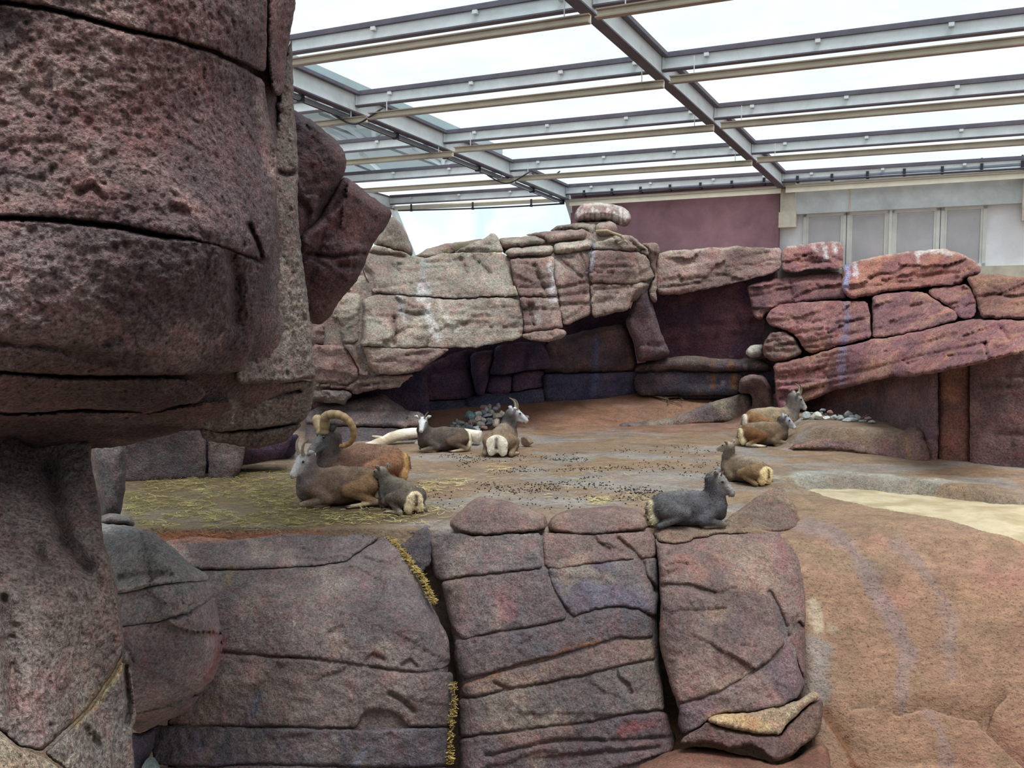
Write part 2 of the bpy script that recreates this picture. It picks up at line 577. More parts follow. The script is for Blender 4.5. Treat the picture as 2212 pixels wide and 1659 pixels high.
def rock(label, poly, ctrl, mat, pal, cat='rock', group=None, name='boulder', **kw):
    """a rock lying on its own: one top-level object"""
    f = tps(ctrl) if not callable(ctrl) else ctrl
    o = block(None, poly, f, mat, pal, name=name, **kw)
    v = np.empty(len(o.data.vertices) * 3); o.data.vertices.foreach_get('co', v); v = v.reshape(-1, 3)
    c = np.array([v[:, 0].mean(), v[:, 1].mean(), v[:, 2].min()])
    o.data.transform(Matrix.Translation(-Vector(c))); o.location = c
    return tag(o, label, cat, group)
# ================================================================== FLOOR
def gz(px, py): return atz(px, py, 0.0)[..., :2]
pit_poly = gz(*np.array([(1690, 1040), (1760, 1030), (1860, 1032), (1980, 1043), (2100, 1060), (2250, 1085), (2330, 1100), (2330, 1175),
                         (2212, 1146), (2110, 1131), (2000, 1114), (1900, 1096), (1800, 1073)], float).T)

def floor_z(x, y):
    x = np.asarray(x, float); y = np.asarray(y, float)
    z = np.zeros(np.broadcast(x, y).shape)
    # rising ground towards the cave, higher behind the kerb
    cave = .18 * np.clip(y - 19.0, 0, 6)
    kerb = 20.2 + .30 * np.clip(x - 2.4, 0, 4.2)
    w = np.where(x < 2.4, 1.0, sm(-.12, .12, y - kerb))
    w = w * sm(6.4, 5.9, x)
    z = z + cave * w
    # terrace on the right behind its low step
    yl = 16.45 - (x - 5.2) * .6
    z = z + .42 * sm(4.9, 5.9, x) * sm(-.1, .12, y - yl) * np.where(y > 16.4, 1, sm(7.35, 7.05, x))
    # plateau front: falls to the lower level; to the right a long smooth slide
    ramp = np.interp(y, [-30, 8.1, 8.3, 8.55, 8.85, 9.2, 9.5, 9.9, 10.35, 40], [-2.9, -2.9, -2.55, -2.05, -1.45, -.85, -.40, -.08, 0, 0])
    drop = np.clip((y - 9.98) * 4.0, -2.9, 0)
    k = sm(2.75, 3.15, x)
    z = z + drop * (1 - k) + ramp * k
    return z

def build_floor():
    xs = np.concatenate([np.arange(-15, -5, .25), np.arange(-5, 2.6, .055), np.arange(2.6, 6.3, .03), np.arange(6.3, 9.2, .055), np.arange(9.2, 17, .25)])
    ys = np.concatenate([np.arange(-10, 7.4, .4), np.arange(7.4, 8.1, .05), np.arange(8.1, 10.1, .015), np.arange(10.1, 11.4, .03), np.arange(11.4, 18, .055), np.arange(18, 26, .14)])
    Xg, Yg = np.meshgrid(xs, ys)
    x = Xg.ravel(); y = Yg.ravel()
    z = floor_z(x, y)
    p = np.c_[x, y, z]
    z = z + .035 * fbm(p * .55, 4, 1) + .012 * fbm(p * 2.2, 4, 2)
    q = np.c_[x, y]
    ins = inside(q, pit_poly)
    d = segdist(q, pit_poly) * np.where(ins, 1, -1)
    pitd = .30 * sm(-.06, .10, d + .05 * fbm(p * 3, 3, 8))
    z = z - pitd
    lip = np.exp(-((d + .22) / .2) ** 2) * .05 * (y > 12.3)
    z = z + lip
    # cracks and a step on the slide, as seen in perspective
    V = np.c_[x, y, z]
    rel = V - CAM
    dep = rel @ _F
    ok = dep > 2
    sx = np.where(ok, CX + FPX * rel[:, 0] / np.where(ok, dep, 1), -9999)
    sy = np.where(ok, CY - FPX * (rel @ _U) / np.where(ok, dep, 1), -9999)
    sp = np.c_[sx, sy]
    for s, w, g in (('1410,1330 1570,1285 1700,1330 1800,1355 1890,1350 1920,1290 1970,1245', 9, .22),
                    ('1890,1400 1950,1450 2010,1510 2110,1600 2200,1680', 12, .24),
                    ('990,1240 1020,1320 1080,1400 1150,1500 1220,1600 1240,1700', 16, .14),
                    ('1150,1310 1240,1305 1300,1285', 6, .08), ('1150,1640 1400,1610 1620,1605 1800,1650', 8, .1)):
        pl = np.array(X(s, CR))
        dd = segdist(sp, pl, False)
        V[:, 2] -= g * np.exp(-(dd / w) ** 2)
    # slab edge lifted beside the crack
    # colours of the ground itself
    brown, grey, tan, orange, purple = (S(h) for h in ('83705f', '8a8580', '937a62', '9a7a64', '87797a'))
    sq = np.c_[x * .6, y * 1.0, z * .5]
    w = sm(-.3, .3, fbm(sq * .8, 4, 21))[:, None]
    col = brown * (1 - w) + tan * .85 * w
    w = (sm(-.02, .35, fbm(sq * 1.1 + 5, 4, 22)) * .8)[:, None]
    col = col * (1 - w) + grey * w
    # reddish damp ground near the cave and terrace
    w = (sm(17.5, 20, y) * .7)[:, None]
    col = col * (1 - w) + S('8a5f4c') * w * (1 + .25 * fbm(p * 1.4, 3, 4)[:, None])
    # the slide: orange-tan with pinkish patches and old grey-violet run-off marks
    r = (sm(2.8, 3.4, x + .5 * fbm(p * .8, 3, 3)) * sm(11.2, 9.8, y))[:, None]
    oc = orange * (1 + .0 * x[:, None])
    w = sm(.0, .4, fbm(p * .7, 4, 33))[:, None]; oc = oc * (1 - w) + S('ae7e70') * w
    w = sm(.05, .4, fbm(p * 1.3, 4, 34))[:, None]; oc = oc * (1 - w) + S('957a62') * w
    col = col * (1 - r) + oc * .86 * r
    for s, wd_, c, k in (('900,330 1050,390 1160,460 1230,560 1270,690 1350,800 1420,930 1470,1040 1440,1150 1430,1260', 60, purple, .55),
                         ('1400,440 1500,520 1560,610 1650,720 1700,860 1680,1000 1700,1150', 64, purple, .45),
                         ('1560,1330 1640,1450 1680,1600', 44, purple, .45),
                         ('945,760 965,840 985,900', 40, S('b9af98'), .55), ('1040,890 1062,905', 30, S('b9af98'), .5),
                         ('1410,1330 1570,1285 1700,1330 1800,1355 1890,1350 1920,1290 1970,1245', 9, S('3c2e26'), .8), ('1890,1400 1950,1450 2010,1510 2110,1600 2200,1680', 16, S('3c2e26'), .8), ('1150,1310 1240,1305 1300,1285', 7, S('4a382c'), .7),
                         ('930,980 1010,1020 960,1150 1000,1230', 60, S('8d8580'), .8),
                         ('1000,1280 1060,1400 1120,1520 1200,1640', 50, S('6e4a33'), .9),
                         ('560,1680 300,1600 100,1640', 60, S('b06a45'), .8)):
        pl = np.array(X(s, CR)); wp = wd_ / 2.518
        dd = segdist(sp, pl, False)
        u = sm(wp, wp * .2, dd + (wp * .8 + 3) * fbm(p * 2.6, 4, 6)) * k
        col = col * (1 - u[:, None]) + c * u[:, None]
    # straw bed corner: damp, dark olive ground
    bed = np.array([(250, 1030), (520, 1010), (640, 1030), (700, 1060), (930, 1090), (900, 1130), (500, 1165), (380, 1175), (250, 1130)], float)
    u = sm(60, -40, segdist(sp, bed) * np.where(inside(sp, bed), -1, 1) + 40 * fbm(p * 1.5, 3, 5)) * (y > 9)
    col = col * (1 - u[:, None] * .8) + S('4a3e26') * u[:, None] * .8
    u = np.exp(-((sy - 1158) / 10) ** 2) * (sx > 340) * (sx < 700) * (y > 9) * .7
    col = col * (1 - u[:, None]) + S('96563a') * u[:, None]
    # grey crust on the lip of the sand pit
    u = (np.exp(-((d + .2) / .35) ** 2) * (y > 12.6) * sm(-.3, .2, fbm(p * 2.0, 3, 7)) * .8)
    u = np.maximum(u, sm(.0, .1, d) * .9 * (d < .4))
    col = col * (1 - u[:, None]) + S('9b9c92') * u[:, None]
    nx, ny = len(xs), len(ys)
    I = np.arange(nx * ny).reshape(ny, nx)
    F = np.stack([I[:-1, :-1], I[:-1, 1:], I[1:, 1:], I[1:, :-1]], -1).reshape(-1, 4)
    me = mesh('floor', V, F.tolist(), True, col)
    o = link('floor', me, None, False, M['ground'])
    tag(o, 'brown cast rock floor sloping down to an orange slide on the right', kind='structure')
    return o

def groundmat():
    m, nt, bs = newmat('cast_ground')
    pos = N(nt, 'ShaderNodeNewGeometry').outputs['Position']
    mp = N(nt, 'ShaderNodeMapping'); mp.inputs['Scale'].default_value = (.75, 1.1, 1.2)
    nt.links.new(pos, mp.inputs['Vector'])
    n1 = noise(nt, mp.outputs[0], 2.2, 7, .65, .8); n2 = noise(nt, mp.outputs[0], 15, 6, .65, .4); n3 = noise(nt, pos, 45, 3, .6)
    f = math_(nt, 'MULTIPLY', maprange(nt, n1, .3, .7, .72, 1.25), maprange(nt, n2, .32, .66, .74, 1.2))
    sp = maprange(nt, n3, .30, .46, .45, 1.06)
    f = math_(nt, 'MULTIPLY', f, sp)
    nt.links.new(mix(nt, 1.0, attr(nt), f, 'MULTIPLY'), bs.inputs['Base Color'])
    nt.links.new(maprange(nt, n1, .35, .65, .5, .85), bs.inputs['Roughness'])
    bs.inputs['Specular IOR Level'].default_value = .3
    b = bump(nt, n2, .028, .9); b = bump(nt, n3, .014, .8, b)
    nt.links.new(b, bs.inputs['Normal'])
    return m
M['ground'] = groundmat()
floor = build_floor()

def build_sand():
    lo, hi = pit_poly.min(0) - .1, pit_poly.max(0) + .1
    xs = np.arange(lo[0], hi[0], .05); ys = np.arange(lo[1], hi[1], .05)
    Xg, Yg = np.meshgrid(xs, ys); q = np.c_[Xg.ravel(), Yg.ravel()]
    p = np.c_[q, np.zeros(len(q))]
    ins = inside(q, pit_poly); d = segdist(q, pit_poly) * np.where(ins, 1, -1)
    z = floor_z(q[:, 0], q[:, 1]) - .17 + .035 * fbm(p * 1.1, 4, 3) + .012 * fbm(p * 5, 3, 4)
    z = z + .12 * sm(13.0, 10.6, q[:, 1])
    V = np.c_[q, z]
    keep = d > -.10
    I = np.arange(len(q)).reshape(Xg.shape)
    F = np.stack([I[:-1, :-1], I[:-1, 1:], I[1:, 1:], I[1:, :-1]], -1).reshape(-1, 4)
    F = F[keep[F].all(1)]
    w = sm(-.2, .4, fbm(p * 2, 4, 5))[:, None]
    col = S('b3a78c') * (1 - w) + S('a09274') * w
    me = mesh('sand_bed', V, F.tolist(), True, col)
    o = link('sand_bed', me, None, False, M['sand'])
    tag(o, 'pale yellow sand filling the shallow pit on the right', 'sand', None, 'stuff')
M['sand'] = vcolmat('fine_sand', 9, .12, .01)
build_sand()

# ================================================================== GLASS ROOF
ROOF0 = at(1690, 387, 22.0)
def vpdir(x, y):
    d = ray(x, y); return d / np.linalg.norm(d)
DR = vpdir(2125.0, 798.0)              # rafters run down towards the eave
DP = -vpdir(-2850.0, 652.0)            # purlins run to the right
DP = DP / np.linalg.norm(DP)
NR = np.cross(DP, DR); NR /= np.linalg.norm(NR)
if NR[2] < 0: NR = -NR
_G = np.linalg.inv(np.c_[DP, DR, NR])
def roofuv(px, py, off=0.0):
    p = onplane(px, py, ROOF0 + NR * off, NR)
    return (_G @ (p - ROOF0))[:2]
def roofp(u, v, off=0.0): return ROOF0 + DP * u + DR * v + NR * off

class Beam:
    """steel I-section: web and two flanges are its parts"""
    def __init__(s, label, p0, p1, h, w, cat, group, name):
        c = (p0 + p1) / 2
        s.e = empty(name, c, label, cat, group)
        ax = (p1 - p0) / np.linalg.norm(p1 - p0)
        up = NR - ax * (NR @ ax); up /= np.linalg.norm(up)
        sd = np.cross(ax, up)
        m = MB(); m.bar(p0, p1, up, sd, h / 2, .012); m.build('web', M['steel'], s.e)
        for q in (-1, 1):
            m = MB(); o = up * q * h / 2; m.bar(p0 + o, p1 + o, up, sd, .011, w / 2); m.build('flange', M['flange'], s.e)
        s.p0, s.p1, s.ax, s.up, s.sd, s.h, s.w = p0, p1, ax, up, sd, h, w
    def clips(s, ts, side=1):
        for t in ts:
            p = s.p0 + (s.p1 - s.p0) * t + s.up * (s.h / 2 - .05) + s.sd * side * .05
            m = MB(); m.bar(p - s.ax * .035, p + s.ax * .035, s.up, s.sd, .025, .03); m.build('clip', M['clip'], s.e)
    def plate(s, t, side=1):
        p = s.p0 + (s.p1 - s.p0) * t
        m = MB(); m.bar(p - s.ax * .012, p + s.ax * .012, s.up, s.sd, s.h / 2, s.w / 2); m.build('end_plate', M['steel'], s.e)

u1, v1e = roofuv(1222, 412); u2, v2e = roofuv(1690, 387)
U1 = np.mean([roofuv(640, 163)[0], roofuv(1222, 412)[0], roofuv(930, 287)[0]])
U2 = np.mean([roofuv(1305, 20)[0], roofuv(1690, 387)[0], roofuv(1500, 205)[0]])
BAY = U2 - U1
U0, U3 = U1 - BAY, U2 + BAY
VE = max(v1e, v2e)
# purlin stations measured where they meet the second rafter
VS = []
for (xa, ya), (xb, yb) in (((630, 97), (1262, 6)), ((810, 214), (1420, 140)), ((990, 297), (1530, 246)), ((1125, 360), (1610, 322)), ((1230, 411), (1690, 385))):
    VS.append(np.mean([roofuv(xa, ya)[1], roofuv(xb, yb)[1]]))
SPV = (VS[-1] - VS[0]) / 4
VS = [VS[0] - 2 * SPV, VS[0] - SPV] + VS
RH, PH = .34, .20
rl = {0: 'pale steel rafter at the far left end of the roof', 1: 'pale steel rafter with grey pipes slung under it, left bay', 2: 'pale steel rafter coming down above the maroon wall, no pipes', 3: 'pale steel rafter beyond the right edge of the roof'}
RAFT = {}
for i, u in enumerate((U0, U1, U2, U3)):
    if i == 3: pass
    b = Beam(rl[i], roofp(u, VS[0] - 1.0, -.06), roofp(u, VE + .05, -.06), RH, .17, 'beam', 'steel rafters of the glass roof', 'roof_rafter')
    RAFT[i] = b
ordn = ['nearest', 'second', 'third', 'fourth', 'fifth', 'sixth', 'eave']
bayn = {0: 'left bay over the hanging rock', 1: 'middle bay', 2: 'right bay over the windows'}
ordl = {2: 'top', 3: 'second from the top', 4: 'third from the top', 5: 'fourth from the top', 6: 'lowest, at the eave'}
for j, v in enumerate(VS):
    for i, (a, c) in enumerate(((U0, U1), (U1, U2), (U2, U3))):
        if j < 2 and i == 0: continue
        lab = f'pale steel cross beam in the {bayn[i]}, ' + (ordl[j] if j > 1 else ('above the top one' if j == 1 else 'overhead, highest of all'))
        b = Beam(lab, roofp(a + .02, v, 0), roofp(c - .02, v, 0), PH, .11, 'beam', 'steel cross beams of the glass roof', 'roof_purlin')
        b.clips((.13, .42, .71, .93) if i != 2 else (.12, .40, .7)); b.plate(.002); b.plate(.998)
# the glass: one pane per field
ceil = empty('ceiling', roofp(U1, VE, .13), 'pitched glass roof on pale steel beams', kind='structure')
vv = VS
for j in range(len(vv) - 1):
    for i, (a, c) in enumerate(((U0, U1), (U1, U2), (U2, U3))):
        m = MB()
        p = [roofp(a + .03, vv[j] + .03, .12), roofp(c - .03, vv[j] + .03, .12), roofp(c - .03, vv[j + 1] - .03, .12), roofp(a + .03, vv[j + 1] - .03, .12)]
        q = [x + NR * .012 for x in p]
        m.add(p + q, [(0, 1, 2, 3), (7, 6, 5, 4), (0, 4, 5, 1), (1, 5, 6, 2), (2, 6, 7, 3), (3, 7, 4, 0)])
        m.build('glass_pane', M['glass'], ceil)
        # dark glazing bar on the upper side edge of each field
m = MB()
for u in (U1, U2):
    for s in (-1, 1):
        m.bar(roofp(u + s * .085, VS[0] - 1, .12), roofp(u + s * .085, VE, .12), NR, DP, .03, .03)
for v in VS:
    m.bar(roofp(U0, v, .135), roofp(U3, v, .135), NR, DR, .035, .035)
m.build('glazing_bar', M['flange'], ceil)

# beige channel rails hung below the roof
ROFF = -.42
def rail(lab, pa, pb, h=.10, w=.10, mat='rail', off=ROFF):
    (xa, ya), (xb, yb) = pa, pb
    ua, va = roofuv(xa, ya, off); ub, vb = roofuv(xb, yb, off)
    v = (va + vb) / 2
    p0, p1 = roofp(ua, v, off), roofp(ub, v, off)
    e = empty('ceiling_channel', (p0 + p1) / 2, lab, 'rail', 'beige channels hung under the glass roof')
    up = np.array([0, 0, 1.0]); ax = (p1 - p0) / np.linalg.norm(p1 - p0); sd = np.cross(ax, up); sd /= np.linalg.norm(sd)
    if sd[1] > 0: sd = -sd
    m = MB(); m.bar(p0, p1, up, sd, h * .5, w * .12); m.build('channel_web', M[mat], e)
    m = MB(); m.bar(p0 - up * h * .5 + sd * w * .5, p1 - up * h * .5 + sd * w * .5, up, sd, .008, w * .5); m.build('channel_lip', M['rail_dark'], e)
    m = MB(); m.bar(p0 + up * h * .5 + sd * w * .35, p1 + up * h * .5 + sd * w * .35, up, sd, .008, w * .38); m.build('channel_lip', M['rail_dark'], e)
    L = np.linalg.norm(p1 - p0)
    for t in (.35, L - .35):
        q = p0 + ax * t
        m = MB(); m.bar(q + up * h * .5, q + up * (-off - .1), ax, sd, .006, .006); m.build('hanger_rod', M['clip'], e)
rail('beige channel in the middle bay, topmost, ending in a gap by the rafter', (560, 150), (1274, 40))
rail('beige channel crossing the rafter at the top edge of the roof', (1292, 34), (1700, -30))
rail('beige channel in the left bay, the topmost short one', (560, 285), (790, 257))
rail('beige channel in the middle bay, second from the top', (801, 253), (1434, 182))
rail('beige channel in the right bay, upper one of the three', (1450, 176), (2300, 78))
rail('beige channel in the left bay, second one down', (660, 362), (974, 331))
rail('beige channel in the middle bay, third from the top', (986, 326), (1541, 276))
rail('beige channel in the right bay, middle one of the three', (1558, 273), (2300, 208))
rail('beige channel in the left bay, third one down', (700, 420), (1108, 390))
rail('beige channel in the middle bay, fourth from the top', (1116, 389), (1622, 350))
rail('beige channel in the right bay, lowest of the three', (1637, 348), (2300, 300))

# pipes slung under the left rafter
def pipe(lab, pts, r, mat='pipe', name='pipe', brackets=(), cat='pipe', group=None):
    e = empty(name, pts[0], lab, cat, group)
    m = MB(); m.tube(pts, r, 10); m.build('pipe_run', M[mat], e, True)
    for b in brackets:
        i = int(b * (len(pts) - 1)); p = np.asarray(pts[i])
        t = np.asarray(pts[min(i + 1, len(pts) - 1)]) - np.asarray(pts[max(0, i - 1)]); t /= np.linalg.norm(t)
        m = MB(); m.bar(p - t * .03, p + t * .03, (0, 0, 1), np.cross(t, (0, 0, 1)), r * 1.5, r * 1.4)
        m.bar(p + np.array([0, 0, r]), p + np.array([0, 0, r + .16]), t, np.cross(t, (0, 0, 1)), .02, .02); m.build('pipe_bracket', M['cable'], e)
    return e
def roofline(u, v0, v1, off, n=40, wob=0.0):
    return [roofp(u + wob * math.sin(k * 1.3), v0 + (v1 - v0) * k / (n - 1), off) for k in range(n)]
pipe('thick grey pipe slung along the left rafter', roofline(U1 - .12, VS[0], VE - .1, -.29), .045, 'pipe', brackets=[k / 12 for k in range(13)])
pipe('thin dark pipe beside the thick one under the left rafter', roofline(U1 - .27, VS[0], VE - .1, -.28), .018, 'cable')
for (xa, ya), lab in (((772, 240), 'black looped cable under the left rafter, upper one'), ((1098, 375), 'black looped cable under the left rafter, near the eave')):
    ua, va = roofuv(xa, ya, -.3)
    pts = [roofp(ua - .55 + 1.1 * t, va + .05 * math.sin(6 * t), -.30 - .22 * math.sin(math.pi * t)) for t in np.linspace(0, 1, 14)]
    m = MB(); m.tube(pts, .017, 7); o = m.build('looped_cable', M['cable'], None, True); tag(o, lab, 'cable')
    if ya > 300:
        pts = [roofp(ua + .55 + .7 * t, va + .12, -.30 - .16 * math.sin(math.pi * t)) for t in np.linspace(0, 1, 10)]
        m = MB(); m.tube(pts, .017, 7); o = m.build('looped_cable', M['cable'], None, True); tag(o, 'short black cable loop right of the others near the eave', 'cable')

# ================================================================== BACK WALL
WN = np.cross(DP, (0, 0, 1.0)); WN /= np.linalg.norm(WN)
if WN[1] > 0: WN = -WN                 # looks at the viewer
WU = np.array([DP[0], DP[1], 0]); WU /= np.linalg.norm(WU)
W0 = at(1690, 410, 22.1)
def wuv(px, py, off=0.0):
    p = onplane(px, py, W0 + WN * off, WN) - W0
    return p @ WU, p[2]
def wp(u, z, off=0.0): return W0 + WU * u + np.array([0, 0, z]) + WN * off
def wbox(u0, u1, z0, z1, o0, o1):
    m = MB(); c = (wp(u0, (z0 + z1) / 2, (o0 + o1) / 2), wp(u1, (z0 + z1) / 2, (o0 + o1) / 2))
    m.bar(c[0], c[1], (0, 0, 1), WN, (z1 - z0) / 2, abs(o1 - o0) / 2); return m
wall = empty('wall_back', wp(0, -4), 'back wall: maroon rendered bay, grey lintel and white panels', kind='structure')
uL = wuv(1233, 440)[0]; uC = wuv(1684, 420)[0]; uR = wuv(2330, 370)[0]
wbox(uL, uC, -4.5, .25, -.25, 0).build('maroon_panel', M['maroon_wall'], wall)
wbox(uC, uR, -4.5, .3, -.45, -.18).build('white_panel', M['white_wall'], wall)
ua, za = wuv(1717, 462); ub, zb = wuv(2212, 440)
zl = (za + zb) / 2
wbox(ua - .1, uR, zl, .3, -.2, .05).build('lintel', M['concrete'], wall)
uj = wuv(1836, 440)[0]
wbox(uj - .02, uj + .02, zl + .01, .3, .04, .056).build('lintel_joint', M['concrete_tan'], wall)
uc0 = wuv(1684, 480, .16)[0]; uc1 = wuv(1716, 480, .16)[0]
zc = wuv(1700, 491, .16)[1]; zc2 = wuv(1700, 458, .16)[1]
wbox(uc0, uc1, zc2, .3, -.1, .14).build('pillar', M['concrete_tan'], wall)
wbox(uc0 - .02, uc1 + .03, zc, zc2, -.1, .20).build('corbel', M['concrete_tan'], wall)
ud = wuv(2207, 470, .1)[0]
wbox(ud, ud + .5, wuv(2207, 478)[1], .3, -.1, .16).build('corbel', M['concrete_tan'], wall)
us = wuv(2120, 580)[0]; zs = wuv(2160, 574)[1]
wbox(uC, uR, -4.5, zs, -.2, .04).build('sill_band', M['concrete_tan'], wall)
# steel eave beam and dark strip above the wall
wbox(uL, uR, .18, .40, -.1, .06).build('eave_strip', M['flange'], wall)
# window with four panes
win = empty('window_1', wp((ua + ub) / 2, zs), 'four-light window with grey blinds in the back wall', kind='structure')
wx = [wuv(x, 520, -.14)[0] for x in (1734, 1828, 1923, 2030, 2131)]
zt = wuv(1900, 455, -.14)[1]
def wframe(u0, u1, name, t=.07, o=(-.18, -.08), par=None):
    m = MB()
    for a, b, c, d in ((u0, u0 + t, zs, zt), (u1 - t, u1, zs, zt), (u0, u1, zt - t, zt), (u0, u1, zs, zs + t)):
        q = wbox(a, b, c, d, *o); m.add(q.v, q.f)
    return m.build(name, M['window_frame'], par)
for k in range(4):
    f = wframe(wx[k] + .01, wx[k + 1] - .01, 'window_frame', .075, (-.18, -.10), win)
    a, b = wx[k] + .085, wx[k + 1] - .085
    f2 = wframe(a, b, 'sash', .05, (-.18, -.12), win)
    wbox(a + .04, b - .04, zs, zt - .12, -.19, -.145).build('pane', M['pane'], win)
wbox(wx[2] - .03, wx[2] + .03, zs, zt, -.18, -.05).build('mullion', M['window_frame'], win)

def erail(lab, x0, y0, x1, y1, off, h=.15):
    a, za_ = wuv(x0, y0, off); b, zb_ = wuv(x1, y1, off); z = (za_ + zb_) / 2
    e = empty('eave_channel', wp((a + b) / 2, z, off), lab, 'rail', 'beige channels along the eave')
    wbox(a, b, z - h / 2, z + h / 2, off - .02, off).build('channel_web', M['rail'], e)
    wbox(a, b, z + h * .2, z + h * .3, off, off + .02).build('channel_groove', M['rail_dark'], e)
    wbox(a, b, z + h * .5, z + h * .55, off - .12, off + .03).build('channel_lip', M['rail_dark'], e)
erail('bright beige channel along the top of the maroon wall', 1230, 437, 1687, 411, .30, .17)
erail('bright beige channel along the top of the grey lintel', 1697, 410, 2330, 368, .30, .17)
zz = wuv(1450, 406, .25)[1]
pipe('dark pipe run with collars above the maroon wall', [wp(uL + .1 + (uR - uL) * k / 30, zz + .004 * math.sin(k), .22) for k in range(31)], .055, 'pipe', brackets=[k / 30 for k in range(1, 30, 2)])

# glazed side wall on the left: leaning panes below the eave, mullions, eave beam
gw = empty('window_2', roofp(U1 - BAY * .5, VE, -.5), 'misted leaning glass wall between the left rocks and maroon wall', kind='structure')
E1 = roofp(U1, VE, -.2); E0 = roofp(U0, VE, -.2)
d1 = vpdir(2247.0, 3813.0); d1 = d1 / np.linalg.norm(d1)
if d1[2] > 0: d1 = -d1
LEN = 4.2
for a, b in ((E0, E1), (E0 - DP * BAY, E0)):
    m = MB(); n_ = np.cross(b - a, d1); n_ /= np.linalg.norm(n_)
    p = [a, b, b + d1 * LEN, a + d1 * LEN]; q = [x + n_ * .015 for x in p]
    m.add(p + q, [(0, 1, 2, 3), (7, 6, 5, 4), (0, 4, 5, 1), (1, 5, 6, 2), (2, 6, 7, 3), (3, 7, 4, 0)])
    m.build('glass_pane', M['glass_wall'], gw)
n_ = np.cross(DP, d1); n_ /= np.linalg.norm(n_)
for e_ in (E0, E1):
    m = MB(); m.bar(e_ - d1 * .1, e_ + d1 * LEN, DP, n_, .06, .10); m.build('mullion', M['steel'], gw)
m = MB(); m.bar(E0 - DP * BAY, E1, np.array([0, 0, 1.0]), n_, .05, .05); m.build('transom', M['rail'], gw)
pipe('thin dark pipe under the eave of the glass wall', [roofp(U0 + .3 + (BAY - .4) * t, VE - .15, -.30 - .06 * math.sin(2.2 * t)) for t in np.linspace(0, 1, 24)], .022, 'cable', brackets=(.1, .5, .85))

# outside, over the left bay: a neighbouring roof with lattice girders
nb = empty('neighbouring_roof', roofp(U1 - BAY * .6, VS[3], 1.6), 'pale sheet roof with lattice girders outside above the left bay', 'roof')
def outp(px, py, off=1.5): return onplane(np.float64(px), np.float64(py), ROOF0 + NR * off, NR)
sh = [outp(520, 120), outp(1085, 352), outp(745, 396), outp(250, 330)]
m = MB(); sh2 = [p + NR * .5 for p in sh]; m.add(sh + sh2, [(0, 1, 2, 3), (7, 6, 5, 4), (0, 4, 5, 1), (1, 5, 6, 2), (2, 6, 7, 3), (3, 7, 4, 0)]); m.build('roof_sheet', M['haze_roof'], nb)
def lattice(pts, mat, r, name='girder_bar'):
    for (a, b) in pts:
        m = MB(); m.tube([outp(*a, 1.15), outp(*b, 1.15)], r, 6); m.build(name, M[mat], nb, True)
lattice([((806, 250), (808, 305)), ((730, 262), (800, 308)), ((770, 270), (880, 275)), ((808, 305), (870, 268)), ((830, 282), (860, 300)), ((700, 275), (750, 305)), ((957, 315), (957, 355)), ((780, 332), (818, 365)),
         ((895, 320), (955, 355)), ((957, 355), (1010, 330)), ((640, 200), (672, 190)), ((645, 212), (700, 198)), ((716, 245), (760, 262))], 'haze_metal', .07)
lattice([((700, 268), (808, 306)), ((840, 320), (955, 362)), ((768, 356), (830, 382)), ((690, 245), (770, 275)), ((640, 180), (700, 203))], 'haze_metal_dark', .035, 'girder_rod')

# added unseen walls that block low daylight from behind and both sides
for nm, lab, x0, x1, y0, y1 in (('wall_front', 'plain grey hall wall behind the visitors', -16, 17, -5.3, -5.0), ('wall_left', 'plain grey hall wall left of the rocks', -16.3, -16, -5.3, 24), ('wall_right', 'plain grey hall wall right of the enclosure', 17, 17.3, -5.3, 18)):
    m = MB(); m.bar((x0, (y0 + y1) / 2, 1.6), (x1, (y0 + y1) / 2, 1.6), (0, 1, 0), (0, 0, 1), (y1 - y0) / 2, 4.6)
    tag(m.build(nm, M['concrete']), lab, kind='structure')
# ================================================================== ROCKS
PAL_TOWER = ('96706f', '745c60', 'a98a84')
PAL_TOWERD = ('866a69', '685659', '998080')
PAL_GREYR = ('93847c', '7d6c6a', 'a3968a')
PAL_HANG = ('76575a', '5c4a50', '885e60')
PAL_TAN = ('a89a8a', '998577', 'b3a592')
PAL_TANR = ('a08478', '8d6c66', 'ab9484')
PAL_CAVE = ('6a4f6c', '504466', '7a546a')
PAL_RED = ('ac7068', '925e66', 'b87e68')
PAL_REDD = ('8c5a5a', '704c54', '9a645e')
PAL_FRONT = ('94807c', '7c6d6e', 'a28c82')
PAL_FRONTR = ('a07e74', '876e6c', 'ae8d7a')

def outcrop(label, loc, name='rock_outcrop', cat='rock', group=None):
    return empty(name, loc, label, cat, group)

# real marks on the rock ------------------------------------------------
stain('690,560 700,640 730,720 760,800 800,860', C5, 14, 'd8d4d2', .75)
stain('560,600 570,700 600,760', C5, 10, 'cfcdd0', .55)
stain('720,390 700,470 730,560 740,600', C5, 14, 'b9b8b8', .6)
stain('800,640 850,760 900,800', C5, 8, 'd9d5cc', .6)
stain('1450,420 1480,500 1475,620', C5, 10, 'd0cdd2', .6)
stain('1390,640 1400,760', C5, 12, 'b8aeac', .5)
stain('1720,275 1715,360 1700,460', C5, 7, 'aab0c0', .7)
stain('1740,860 1735,1000 1720,1180', C5, 10, '5f6c92', .6)
stain('1080,905 1200,905', C5, 5, '7fa3c0', .7)
stain('1940,860 1960,930', C5, 6, 'b8a8a8', .5)
stain('1195,180 1200,240 1185,320', C6, 8, '9da3c8', .85)
stain('1240,175 1250,250', C6, 8, 'd8d4da', .7)
stain('1190,400 1200,470 1195,560 1175,640 1165,760 1160,860', C6, 9, '8d86a0', .75)
stain('1060,80 1075,150', C6, 7, 'e0d6d6', .6)
stain('1125,75 1135,120', C6, 8, 'e6dfdc', .7)
stain('1000,85 1020,110', C6, 8, 'dcd0cc', .5)
